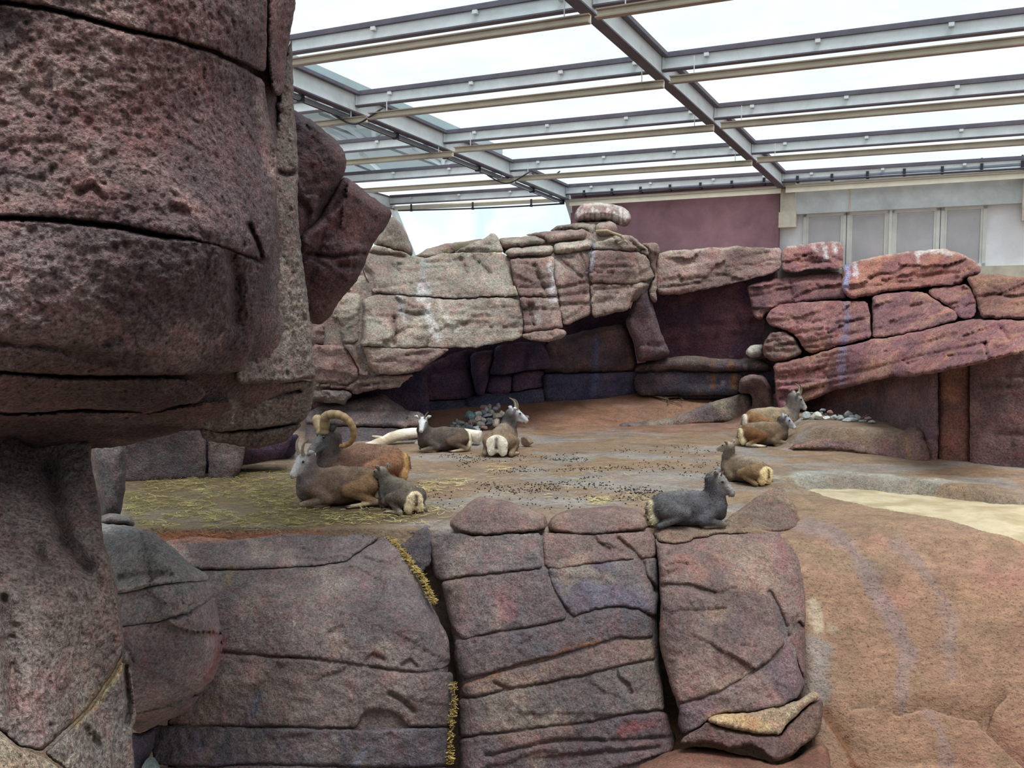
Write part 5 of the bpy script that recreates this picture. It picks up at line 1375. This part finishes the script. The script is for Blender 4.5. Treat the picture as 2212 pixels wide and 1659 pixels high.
    ex = [hp(.30, 0, 0), hp(-.2, .2, .1), hp(-.2, -.2, .1), hp(.1, 0, .15), hp(.1, 0, -.15)]
    lo = np.minimum(lo, np.min(ex, 0) - .03); hi = np.maximum(hi, np.max(ex, 0) + .03)
    V, F = nets(sdf, lo, hi, h)
    # coat colours belong to the nearest limb, blended
    W = np.zeros(len(V)); Cc = np.zeros((len(V), 3))
    for q in prim:
        e = _cone(V, *q[1:5]) if q[0] == 'c' else _ell(V, q[1], q[2], q[3])
        w = np.exp(-np.clip(e + .01, 0, 1) / .012) + 1e-9
        W += w; Cc += w[:, None] * q[5]
    Cc /= W[:, None]
    V = V + .006 * np.c_[fbm(V * 9, 3, seed), fbm(V * 9, 3, seed + 1), fbm(V * 9, 3, seed + 2)] * (np.linalg.norm(V - H, axis=1) > .28)[:, None]
    Cc = Cc * (1 + .35 * fbm(V * np.array([7, 7, 9]), 4, seed))[:, None]
    e = empty(name, (*loc[:2], loc[2]), label, 'sheep', group, None, R(rz))
    e.rotation_euler = (R(lean), 0, R(rz))
    e.scale = (size,) * 3
    me = mesh('body', V, F.tolist(), True, Cc)
    bo = link('body', me, e, False, M['fleece'])
    # eyes
    for s in (1, -1):
        bm = bmesh.new(); bmesh.ops.create_uvsphere(bm, u_segments=10, v_segments=8, radius=.0165 * hz)
        mm = bpy.data.meshes.new('eye'); bm.to_mesh(mm); bm.free()
        mm.polygons.foreach_set('use_smooth', np.ones(len(mm.polygons), bool))
        o = link('eye', mm, e, False, M['eye']); o.location = hp(.062, s * .071, .024)
    # horns
    def horn(pts, r0, r1, c0, c1, rg=14):
        n = 40; P = np.array(pts)
        t = np.linspace(0, len(P) - 1, n); i = np.clip(t.astype(int), 0, len(P) - 2); g = t - i
        def cr(k): return P[np.clip(k, 0, len(P) - 1)]
        p0, p1, p2, p3 = cr(i - 1), cr(i), cr(i + 1), cr(i + 2); g = g[:, None]
        Q = .5 * (2 * p1 + (p2 - p0) * g + (2 * p0 - 5 * p1 + 4 * p2 - p3) * g * g + (3 * p1 - p0 - 3 * p2 + p3) * g ** 3)
        s_ = np.linspace(0, 1, n)
        rad = (r0 + (r1 - r0) * s_ ** 1.15) * (1 + .05 * np.sin(s_ * rg * 2 * math.pi))
        rad[-1] *= .35
        m = MB(); m.tube([hp(*q) for q in Q], list(rad * hz), 12)
        cc = np.repeat(S(c0) * (1 - s_[:, None]) + S(c1) * s_[:, None], 12, 0) * (1 + .25 * np.repeat(np.sin(s_ * rg * 2 * math.pi), 12)[:, None])
        me = mesh('horn', m.v, m.f, True, np.concatenate([cc, cc[:1]]) if len(m.v) > len(cc) else cc)
        link('horn', me, e, False, M['horn'])
    if horns == 'ewe':
        for s in (1, -1):
            horn([(.0, s * .040, .065), (-.03, s * .055, .135), (-.085, s * .075, .185), (-.155, s * .105, .195)], .024, .007, '9a8f7e', '6c6154')
    elif horns == 'short':
        for s in (1, -1):
            horn([(.0, s * .040, .065), (-.01, s * .060, .115), (-.035, s * .085, .155), (-.07, s * .12, .175)], .020, .006, '8f867a', '4a4440')
    elif horns == 'bud':
        for s in (1, -1):
            horn([(.005, s * .038, .06), (.0, s * .046, .085), (-.01, s * .056, .11)], .013, .006, '7a6e62', '4a4038', 4)
    elif horns == 'ram':
        ph = R(54)
        for s in (1, -1):
            pts = [(.02, s * .045, .05), (.0, s * .065, .10)]
            for i, a in enumerate((80, 108, 136, 164, 192, 220, 248, 276, 300)):
                rr = .195 - .002 * i
                q = .115 - rr * math.cos(R(a)); z = .015 + rr * math.sin(R(a))
                pts.append((-q * math.cos(ph), s * (.055 + q * math.sin(ph) + .008 * i), z))
            horn(pts, .058, .022, '85765a', '92704a', 26)
    # coarse hair tufts
    if fur:
        rs = np.random.RandomState(seed)
        me = bo.data
        nn = np.empty(len(V) * 3); me.vertices.foreach_get('normal', nn); nn = nn.reshape(-1, 3)
        pick = rs.choice(len(V), fur)
        dirb = np.array([-1.0, 0, -.25])
        L = np.full(fur, .034 if not young else .048)
        nearh = np.linalg.norm(V[pick] - H, axis=1)
        L = np.where(nearh < .17 * hz + .03, .012 if not young else .026, L)
        back = np.abs(V[pick][:, 1]) < .10
        L = L * (1 + .5 * back * (V[pick][:, 2] > .40)) * rs.uniform(.6, 1.3, fur)
        d = nn[pick] * .55 + dirb * .6 + rs.normal(size=(fur, 3)) * .28
        d /= np.linalg.norm(d, axis=1)[:, None]
        sd = np.cross(d, nn[pick]); sd /= np.linalg.norm(sd, axis=1)[:, None] + 1e-9
        b = V[pick] - nn[pick] * .006
        w = .0038 if not young else .0052
        tri = np.stack([b - sd * w, b + sd * w, b + d * L[:, None]], 1).reshape(-1, 3)
        cc = np.repeat(Cc[pick] * rs.uniform(.75, 1.35, (fur, 1)), 3, 0)
        if mane:
            cand = np.where((np.abs(V[:, 1]) < .075) & (nn[:, 2] > .1) & (V[:, 0] > .12) & (nn[:, 0] < .45) & (V[:, 2] > .40))[0]
            pk2 = rs.choice(cand, mane)
            d2 = nn[pk2] * .9 + np.array([-.45, 0, .25]) + rs.normal(size=(mane, 3)) * .22
            d2 /= np.linalg.norm(d2, axis=1)[:, None]
            s2 = np.cross(d2, rs.normal(size=(mane, 3))); s2 /= np.linalg.norm(s2, axis=1)[:, None] + 1e-9
            b2 = V[pk2]; L2 = rs.uniform(.035, .085, mane)[:, None]
            t2 = np.stack([b2 - s2 * .005, b2 + s2 * .005, b2 + d2 * L2], 1).reshape(-1, 3)
            tri = np.concatenate([tri, t2]); cc = np.concatenate([cc, np.repeat(Cc[pk2] * rs.uniform(.5, 1.1, (mane, 1)), 3, 0)])
        me = mesh('fur', tri, np.arange(len(tri)).reshape(-1, 3).tolist(), False, cc)
        tag(link('fur', me, e, False, M['hair']), kind='stuff')
    return e

def ground_at(px, py, dz=0.0):
    """where the line of sight first meets the floor"""
    d = ray(np.float64(px), np.float64(py)); t = np.linspace(6, 26, 2001)
    p = CAM + d * t[:, None]
    h = p[:, 2] - floor_z(p[:, 0], p[:, 1])
    i = int(np.argmax(h < 0)) or len(t) - 1
    k = h[i - 1] / (h[i - 1] - h[i] + 1e-12)
    q = p[i - 1] + (p[i] - p[i - 1]) * k
    return np.array([q[0], q[1], q[2] + dz])


g = ground_at(735, 1090, -.005)
sheep('pale-faced horned ewe lying in front of the big-horned ram, facing left', g, 193, .95, head=(.47, .05, .66), hyaw=34, hpitch=-38, horns='ewe', fur=4200, seed=3, hind=1, hs=1.12, neckr=(.15, .10),
      pal=dict(side='705d50', thigh='80654c', back='7c6a5b', neck='6e6461', face='bab8ba', leg='64564c', belly='5a483a'))
g = ground_at(784, 1046, -.005)
sheep('chestnut ram with great curled horns lying behind the pale-faced ewe', g, 187, 1.13, head=(.44, .10, .64), hyaw=34, hpitch=-24, hroll=14, horns='ram', fur=3600, seed=5, hind=2, hs=1.15, neckr=(.17, .12), name='bighorn_ram',
      pal=dict(side='70564a', thigh='84604a', back='785f50', neck='4e4644', face='5c5c5e', leg='54443a', rump='b08c60', belly='5c463c', muzzle='8e8884'))
g = ground_at(864, 1100, -.005)
sheep('shaggy grey lamb lying against the front ewe, its cream rump turned to the viewer', g, 124, .74, head=(.48, .12, .60), hyaw=20, hpitch=-15, horns='none', young=True, fur=6500, seed=7, hind=2, hs=1.15, rumpw=.03, name='bighorn_lamb', mane=500,
      pal=dict(side='58524c', back='787064', thigh='625850', neck='68625a', face='8f867a', belly='48423e', rump='ddcdaa'))
g = ground_at(960, 974, -.005)
sheep('dark grey ewe with a white face looking straight at the viewer, lying by the log', g, 192, .84, head=(.48, .10, .68), hyaw=74, hpitch=-34, horns='short', fur=2600, seed=9, hind=1, hs=1.12, neckr=(.15, .10),
      pal=dict(side='544c46', back='645a50', thigh='605044', neck='4e4644', face='cfcdd0', muzzle='e0dcda', leg='544a44', belly='403834'))
g = ground_at(1086, 979, -.005)
sheep('ewe seen from behind, round white rump, head turned right before the stone heap', g, 80, 1.0, head=(.34, -.16, .70), hyaw=-62, hpitch=-24, horns='ewe', fur=2600, seed=11, hind=-1, hs=1.12, rumpw=.07, neckr=(.15, .11),
      pal=dict(side='7c6c5c', back='86786a', thigh='806c58', neck='5c5658', face='c2c2c8', rump='ebe3d2', muzzle='e0dcda'))
g = ground_at(1664, 936, -.005)
sheep('horned ewe at the far right behind a tawny young one, nose towards the pale stones', g, 6, 1.0, head=(.54, .02, .72), hyaw=-6, hpitch=-40, horns='ewe', fur=2600, seed=13, hind=-1, hs=1.14, neckr=(.15, .11),
      pal=dict(side='8c7a64', back='9c8c76', thigh='866446', neck='625a56', face='a4a09e', rump='e9e0ce'))
g = ground_at(1648, 962, -.005)
sheep('tawny young sheep curled up in front of the horned ewe at the far right', g, 10, .86, head=(.50, -.04, .58), hyaw=-14, hpitch=-32, horns='bud', fur=3000, seed=15, hind=-1, hs=1.12, name='young_sheep', neckr=(.15, .10),
      pal=dict(side='705c4a', back='857662', thigh='6c4c34', neck='4e453e', face='aeb0b8', rump='d8c6a2', shin='dccfb4', leg='807060'))
g = ground_at(1608, 1042, -.005)
sheep('small young sheep seen from behind, cream rump with a dark tail, alone mid floor', g, 126, .72, head=(.40, .06, .72), hyaw=4, hpitch=-10, horns='none', young=True, fur=3600, seed=17, hind=0.5, hs=1.1, rumpw=.07, name='young_sheep', neckr=(.14, .10), mane=250,
      pal=dict(side='7a6a5a', back='8c7e6c', thigh='7c644c', neck='6c6054', face='a59c8e', rump='ecd4a2'))
g = at(1484, 1136, 10.12)
sheep('slate-grey young sheep with a bristly mane on the right foreground rock, looking right', (g[0], g[1], floor_z(g[0], g[1]) - .01), 4, .80, head=(.43, -.06, .70), hyaw=-24, hpitch=-34, horns='bud', young=True, fur=6500, seed=19, hind=0.5, hs=1.2, name='young_sheep', neckr=(.15, .11), mane=900,
      pal=dict(side='58565a', back='6c6a6a', thigh='5a585a', neck='545256', face='8c8886', belly='444246', leg='4e4c50', rump='cfc2a4', muzzle='9c9ca0'))
# ================================================================== STONES, WOOD, STRAW, DROPPINGS
M['pebble'] = vcolmat('broken_stone', 30, .3, .006, .85, .25)
M['wood'] = vcolmat('bleached_wood', 14, .22, .012, .8, .2, (1, 1, 5))
M['bark'] = plain('dry_twig', S('5e4a3c'), .85, 0, 20, .3)
M['bark_pale'] = plain('pale_twig', S('b7a78c'), .85, 0, 20, .2)
M['straw'] = vcolmat('straw', 3, .15, 0, .7, .3)
M['dung'] = plain('dropping', S('241d1a'), .7)

def stone(label, px, py, w, h, Y, c, seed, name='stone', group=None, sink=.2):
    """broken stone: hull of random points, its own facets"""
    rs = np.random.RandomState(seed)
    k = Y / FPX
    W, H = w * k / 2, h * k / 2
    D = (W + H) * .5 * rs.uniform(.8, 1.2)
    pts = rs.normal(size=(16, 3)); pts /= np.linalg.norm(pts, axis=1)[:, None]
    pts *= rs.uniform(.85, 1.12, (16, 1))
    pts = pts / np.abs(pts).max(0) * np.array([W, D, H])
    bm = bmesh.new()
    for p in pts: bm.verts.new(p)
    r = bmesh.ops.convex_hull(bm, input=bm.verts)
    bmesh.ops.delete(bm, geom=[v for v in bm.verts if not v.link_faces], context='VERTS')
    bmesh.ops.bevel(bm, geom=list(bm.edges), offset=min(W, H) * .10, segments=1, profile=.6, affect='EDGES')
    bmesh.ops.recalc_face_normals(bm, faces=bm.faces)
    me = bpy.data.meshes.new(name); bm.to_mesh(me); bm.free()
    a = me.color_attributes.new('Col', 'FLOAT_COLOR', 'POINT')
    co = np.ones((len(me.vertices), 4)); co[:, :3] = S(c) * (.72 if Y > 18 else .9)
    a.data.foreach_set('color', co.ravel())
    o = link(name, me, None, False, M['pebble'])
    o.location = at(px, py, Y)
    o.rotation_euler = (0, 0, rs.uniform(-.4, .4))
    return tag(o, label, 'stone', group)

C9 = (890, 860, 7.9)
heap = [  # x, y, w, h, colour, words
    (1000, 300, 150, 140, '6f8a8a', 'teal-tinged stone, largest at the left top of the heap'),
    (1135, 275, 115, 95, 'b4bcc0', 'pale blue-grey stone right beside the teal one on the heap'),
    (1245, 150, 130, 95, 'a58a80', 'pinkish stone crowning the left peak of the heap'),
    (1275, 215, 80, 100, 'a9acae', 'light grey stone just below the pinkish crown stone'),
    (1325, 165, 50, 110, '8a8a8c', 'thin grey splinter leaning on the pinkish crown stone'),
    (1215, 250, 110, 85, '7c7c84', 'grey stone between the pale blue-grey one and the crown'),
    (1410, 185, 100, 70, '8d8d92', 'grey stone on the right peak of the heap'),
    (1468, 140, 70, 95, '8b8b90', 'upright pointed stone topping the right peak'),
    (1360, 250, 90, 90, 'a2968e', 'brownish grey stone in the saddle between the two peaks'),
    (1300, 300, 170, 70, '83868e', 'long flat grey stone across the middle of the heap'),
    (1225, 365, 85, 95, 'aeb0a4', 'pale greenish stone in the middle of the heap'),
    (1125, 355, 125, 100, 'a3968e', 'tan-grey stone under the pale blue-grey one'),
    (1040, 400, 130, 90, '8c7f7a', 'brown-grey stone under the teal one'),
    (1450, 325, 160, 110, '8f8880', 'broad brownish stone low on the right of the heap'),
    (1330, 375, 110, 70, '77777c', 'dark flat stone right of the greenish one'),
    (1540, 250, 90, 100, 'c0b4ac', 'pale pink stone behind the seated ewe\'s neck'),
    (1180, 440, 150, 85, '8f8a86', 'wide grey stone in the bottom row of the heap'),
    (1310, 440, 110, 80, '66666c', 'dark grey stone in the bottom row of the heap'),
    (1430, 430, 130, 130, 'b3a698', 'light tan stone at the bottom right of the heap'),
    (1100, 512, 130, 75, 'b4b8bc', 'pale wedge at the very bottom of the heap'),
    (1235, 500, 120, 50, 'a88274', 'reddish flat stone at the very bottom of the heap'),
    (1170, 505, 70, 60, '55565c', 'small dark stone between the pale wedge and the reddish one'),
    (975, 510, 120, 100, '5a616c', 'dark slate stone at the foot of the heap, left part'),
    (835, 430, 115, 95, '6f7a78', 'dark greenish stone in the small left cluster'),
    (765, 395, 40, 80, '8a8a8a', 'little upright stone behind the left cluster'),
    (722, 432, 75, 60, '8c8a88', 'small grey stone at the left end of the left cluster'),
    (870, 512, 120, 80, '5c6264', 'dark stone low in the left cluster'),
    (790, 500, 80, 80, '787c80', 'grey stone low at the left of the left cluster'),
    (690, 485, 90, 50, '666a70', 'flattish dark stone leftmost of all near the seated ewe\'s back'),
    (930, 450, 70, 70, '77706c', 'small brown stone between the heap and the left cluster'),
    (1815, 300, 120, 110, '858a8e', 'grey stone right of the seated ewe\'s face'),
    (1945, 325, 85, 50, '8f8f8c', 'lone flat stone farthest right of the heap'),
    (1600, 380, 110, 90, '6c6c70', 'dark stone hidden partly by the seated ewe\'s neck'),
    (1700, 300, 90, 90, '7c7c80', 'grey stone behind the seated ewe\'s head'),
]
for i, (x, y, w, h, c, words) in enumerate(heap):
    (px, py), = X(f'{x},{y}', C9)
    zf = (540 - y) / 540
    Y = 18.75 + .8 * zf
    stone(words, px, py, w / 7.9 * 1.35, h / 7.9 * 1.35, Y, c, 100 + i, group='heap of broken stones by the cave')
# core of the heap, stones that carry the upper ones
rs = np.random.RandomState(4)
m = MB()
bm = bmesh.new()
for k in range(26):
    px = rs.uniform(1012, 1092); top = 883 + abs(px - 1052) * .35
    py = rs.uniform(top + 8, 925)
    p = at(px, py, 19.4 + .3 * rs.rand())
    r = bmesh.ops.create_icosphere(bm, subdivisions=1, radius=.11, matrix=Matrix.Translation(Vector(p)))
me = bpy.data.meshes.new('stone_rubble'); bm.to_mesh(me); bm.free()
a = me.color_attributes.new('Col', 'FLOAT_COLOR', 'POINT'); a.data.foreach_set('color', np.tile(np.r_[S('5a5656'), 1], len(me.vertices)))
tag(link('stone_rubble', me, None, False, M['pebble']), 'small dark rubble filling the inside of the stone heap', 'rubble', None, 'stuff')

CA = (1580, 850, 6.9)
row = [(1120, 330, 105, 110, 'aeb4b8', 'upright pale stone at the left end of the row, by the ewe\'s nose'), (1185, 292, 60, 30, '8d9298', 'small flat stone behind the left end of the row'),
       (1200, 355, 75, 70, 'b9b6a8', 'small cream stone second in the row'), (1285, 335, 135, 105, 'c4c2b8', 'big cream stone in the left half of the row'),
       (1335, 290, 50, 50, 'a0a4a4', 'narrow grey stone leaning behind the big cream one'), (1362, 252, 85, 45, '9aa2a6', 'tilted grey slip of stone highest at the back of the row'),
       (1415, 362, 125, 55, 'c8cac4', 'flat whitish stone in front, middle of the row'), (1458, 285, 90, 60, 'a07c78', 'reddish stone in the middle of the row'),
       (1420, 315, 60, 40, '6a5c60', 'dark little stone under the reddish one'), (1530, 357, 95, 75, 'a4a8a6', 'rounded grey stone right of the flat whitish one'),
       (1620, 362, 100, 70, 'b4b8b8', 'rounded pale stone just left of the tallest'), (1735, 305, 120, 90, 'b2b4b4', 'tallest pale stone in the right half of the row'),
       (1800, 350, 90, 60, '9ba0a2', 'grey stone tucked behind the broad low one'), (1775, 395, 215, 70, 'a9adae', 'broad low grey stone under the tallest one'),
       (1880, 360, 105, 85, 'a5a9aa', 'pointed grey stone right of the tallest'), (1970, 412, 125, 45, '9c9fa0', 'low flat stone near the right end of the row'),
       (2042, 372, 90, 55, 'a48884', 'pink stone at the right end of the row'), (2090, 425, 90, 55, 'b8b8b4', 'last pale stone at the right end of the row')]
for i, (x, y, w, h, c, words) in enumerate(row):
    (px, py), = X(f'{x},{y + h / 2}', CA)
    g = ground_at(px, max(py, 903 + (px - 1740) * .07))
    Y = g[1] + (.25 if y < 320 else 0)
    (px, py), = X(f'{x},{y}', CA)
    stone(words, px, py, w / 6.9 * 1.3, h / 6.9 * 1.3, Y, c, 300 + i, group='row of stones below the dark wall')
(px, py), = X('1960,742', C9); g = ground_at(px, 964)
stone('angular tan and brown stone alone on the floor right of the seated ewe', px, py, 30, 24, g[1], '8d7a68', 401)
g = ground_at(906, 963)
stone('grey stone block propping the bleached log beside the dark ewe', 906, 957, 24, 14, g[1] + .3, 'a39f98', 402)

# bleached log
CB = (590, 880, 6.506)
def logpts(s, Y): return [at(px, py, yy) for (px, py), yy in zip(X(s, CB), Y)]
log = empty('driftwood_log', at(870, 960, 16.9), 'long bleached driftwood log with a short side snag, lying behind the ram', 'log')
def woodtube(name, pts, rad, parent, pal=('d9cdb8', 'b89f7c', 'efe6d6'), n=14, sub=6, seed=3):
    P = np.array(pts); m_ = len(P)
    t = np.linspace(0, m_ - 1, (m_ - 1) * sub + 1); i = np.clip(t.astype(int), 0, m_ - 2); g = (t - i)[:, None]
    c = lambda k: P[np.clip(k, 0, m_ - 1)]
    p0, p1, p2, p3 = c(i - 1), c(i), c(i + 1), c(i + 2)
    Q = .5 * (2 * p1 + (p2 - p0) * g + (2 * p0 - 5 * p1 + 4 * p2 - p3) * g * g + (3 * p1 - p0 - 3 * p2 + p3) * g ** 3)
    rr = np.interp(t, range(m_), rad) * (1 + .10 * fbm(Q * 3, 3, seed))
    mb = MB(); mb.tube(list(Q), list(rr), n)
    v = np.array(mb.v); v = v + .012 * np.c_[fbm(v * 6, 3, seed), fbm(v * 6, 3, seed + 1), fbm(v * 6, 3, seed + 2)]
    col = palette(v * 2.5, pal, seed)
    return link(name, mesh(name, v, mb.f, True, col), parent, True, M['wood'])
woodtube('trunk', [at(x, y, q) for x, y, q in ((760, 966, 16.5), (795, 963, 16.55), (822, 955, 16.65), (850, 944, 16.8), (880, 936, 16.9), (914, 935, 17.0), (960, 934, 17.0), (1000, 938, 16.9), (1037, 944, 16.8))],
         [.04, .07, .10, .105, .10, .095, .10, .12, .12], log)
woodtube('snag', [at(x, y, q) for x, y, q in ((832, 948, 16.7), (818, 944, 16.65), (804, 942, 16.6))], [.05, .025, .012], log, n=8)

# twigs
def twig(label, segs, mat, name='dead_branch'):
    e = empty(name, segs[0][0][0], label, 'branch')
    for k, (pts, r0, r1) in enumerate(segs):
        m = MB(); n = len(pts); m.tube(pts, [r0 + (r1 - r0) * i / (n - 1) for i in range(n)], 7)
        m.build('branch_stem' if k == 0 else 'side_twig', M[mat], e, True)
C2 = (1300, 820, 3.687)
def gpts(s, dz):
    out = []
    for i, (px, py) in enumerate(X(s, C2)): out.append(ground_at(px, py, dz + .015 * (i % 2)))
    return out
twig('thin dead branch with forked tips lying on the brown slope', [(gpts('280,105 350,125 430,150 530,182', .05), .035, .022), (gpts('380,138 460,150 520,160', .06), .02, .012), (gpts('520,178 570,195 640,225', .04), .018, .008),
      (gpts('500,165 560,165 620,160 650,190', .06), .016, .008), (gpts('540,185 620,185 690,190', .05), .014, .006), (gpts('520,170 530,190 528,212', .04), .014, .008), (gpts('600,180 625,195 640,205', .05), .01, .006)], 'bark')
CD = (1200, 380, 7.373)
def tp(s, Y): return [at(px, py, Y + .02 * i) for i, (px, py) in enumerate(X(s, CD))]
twig('crooked pale stick lying on the cliff top below the round boulder', [(tp('640,880 730,872 820,870 890,900 960,925 1020,945 1075,968', 20.15), .028, .035), (tp('1070,960 1085,1000 1095,1030 1050,1050 995,1072', 20.1), .035, .02), (tp('1092,1028 1130,1050 1150,1085', 20.1), .03, .022), (tp('790,872 792,890', 20.15), .012, .008)], 'bark_pale')

# straw: single blades, nobody could count them
def straw(name, label, pts, lens, seed, cols=('c9b36a', 'e2d08c', '9c8a48'), w=.0045, lift=.02, flat=.35):
    rs = np.random.RandomState(seed)
    n = len(pts); V = []; F = []; C = []
    ang = rs.uniform(0, 2 * math.pi, n); L = rs.uniform(*lens, n); bend = rs.uniform(-.9, .9, n); up = rs.uniform(-flat, flat, n)
    for i in range(n):
        p = np.array(pts[i]) + [0, 0, lift * rs.rand() + .006]
        d = np.array([math.cos(ang[i]), math.sin(ang[i]), 0]); q = np.array([-d[1], d[0], 0])
        b = len(V); cc = S(cols[rs.choice(len(cols), p=(.5, .25, .25))]) * rs.uniform(.75, 1.2)
        for t in (-.5, -.17, .17, .5):
            c = p + d * L[i] * t + q * bend[i] * L[i] * (t * t - .1) + np.array([0, 0, max(-.004, up[i] * L[i] * (t + .5) * .5)])
            V += [c - q * w + [0, 0, .002], c + q * w, c + [0, 0, w]]; C += [cc] * 3
        for k in range(3):
            a = b + 3 * k
            F += [(a, a + 1, a + 4, a + 3), (a + 1, a + 2, a + 5, a + 4), (a + 2, a, a + 3, a + 5)]
    me = mesh(name, V, F, False, np.array(C))
    o = link(name, me, None, False, M['straw'])
    return tag(o, label, 'straw', None, 'stuff')
rs = np.random.RandomState(21)
def scatter(n, poly, clump=2.0, thr=-.1, power=1.0):
    poly = np.array(poly, float); lo, hi = poly.min(0), poly.max(0); out = []
    while len(out) < n:
        q = rs.uniform(lo, hi, (n * 3, 2)); q = q[inside(q, poly)]
        g = atz(q[:, 0], q[:, 1], 0.0)
        keep = fbm(g * clump, 3, 40) + rs.uniform(-.12, .12, len(g)) > thr
        g = g[keep]; g[:, 2] = floor_z(g[:, 0], g[:, 1]) + .035 * fbm(np.c_[g[:, :2], floor_z(g[:, 0], g[:, 1])] * .55, 4, 1) + .012 * fbm(np.c_[g[:, :2], floor_z(g[:, 0], g[:, 1])] * 2.2, 4, 2)
        out += g.tolist()
    return out[:n]
bed = scatter(3600, [(262, 1035), (520, 1005), (640, 1010), (640, 1060), (660, 1100), (800, 1112), (900, 1115), (900, 1130), (700, 1140), (520, 1150), (380, 1160), (270, 1120)], 2.0, -.28)
straw('straw_bedding', 'yellow-green straw strewn over the damp floor at the left, around the front ewe', bed, (.06, .19), 31, ('7c7240', 'a89c62', '56522c'), w=.0022)
few = scatter(170, [(900, 1040), (1015, 1035), (1010, 1062), (910, 1066)], 3, 0) + scatter(60, [(1050, 1000), (1100, 1000), (1100, 1018), (1050, 1020)], 3, -.2) + scatter(80, [(1270, 1078), (1320, 1078), (1320, 1094), (1270, 1094)], 3, -.3) + scatter(240, [(900, 1010), (1350, 1010), (1400, 1090), (900, 1120)], 2, -.5) + scatter(160, [(700, 1100), (960, 1095), (960, 1130), (700, 1138)], 3, -.1)
straw('loose_straw', 'loose straw wisps scattered over the middle of the floor', few, (.06, .18), 32, ('c4b380', 'd8cc9c', 'a08e5c'), w=.0028)
def along(s, crop, n, f, spread, dy):
    pl = np.array(X(s, crop)); t = rs.uniform(0, len(pl) - 1, n); i = t.astype(int); q = pl[i] + (pl[i + 1] - pl[i]) * (t - i)[:, None]
    q = q + rs.normal(size=(n, 2)) * spread
    return at(q[:, 0], q[:, 1], f(q[:, 0], q[:, 1]) + dy + .06 * rs.rand(n)).tolist()
cre = along('1318,312 1390,390 1450,460 1540,580 1605,720', CL, 600, FL, 1.6, .07) + along('1712,1180 1722,1300 1700,1420 1690,1560 1695,1640', CL, 200, FL, 2.0, .10)
straw('crevice_straw', 'golden straw caught in the crevice between two foreground rocks', cre, (.03, .11), 33, ('9c8348', 'b8a064', '7c6634'), w=.004, lift=.03, flat=1.0)

# droppings
def pellets(name, label, pts, seed):
    rs = np.random.RandomState(seed)
    bm = bmesh.new(); bmesh.ops.create_icosphere(bm, subdivisions=1, radius=1)
    bv = np.array([v.co[:] for v in bm.verts]); bf = [tuple(v.index for v in f.verts) for f in bm.faces]; bm.free()
    V = []; F = []
    for p in pts:
        r = rs.uniform(.007, .0125); a = rs.uniform(0, 3.14)
        q = bv * r * np.array([1.35, .85, .8]); q = q @ np.array([[math.cos(a), math.sin(a), 0], [-math.sin(a), math.cos(a), 0], [0, 0, 1]])
        b = len(V); V += (q + np.array(p) + [0, 0, r * .6]).tolist(); F += [tuple(b + i for i in f) for f in bf]
    o = link(name, mesh(name, V, F, True), None, False, M['dung'])
    return tag(o, label, 'droppings', None, 'stuff')
dp = scatter(620, [(980, 985), (1180, 985), (1340, 1000), (1420, 1060), (1380, 1085), (1150, 1080), (1000, 1040)], 1.5, .05) + scatter(260, [(890, 985), (1500, 960), (1600, 1000), (1480, 1050), (1300, 1010)], 1.6, .1) + scatter(160, [(900, 1040), (1350, 1040), (1400, 1100), (950, 1110)], 1.2, -.5) + scatter(120, [(1330, 1050), (1430, 1050), (1430, 1085), (1330, 1085)], 2, -.2)
pellets('droppings', 'black dung pellets sprinkled over the grey middle floor', dp, 5)
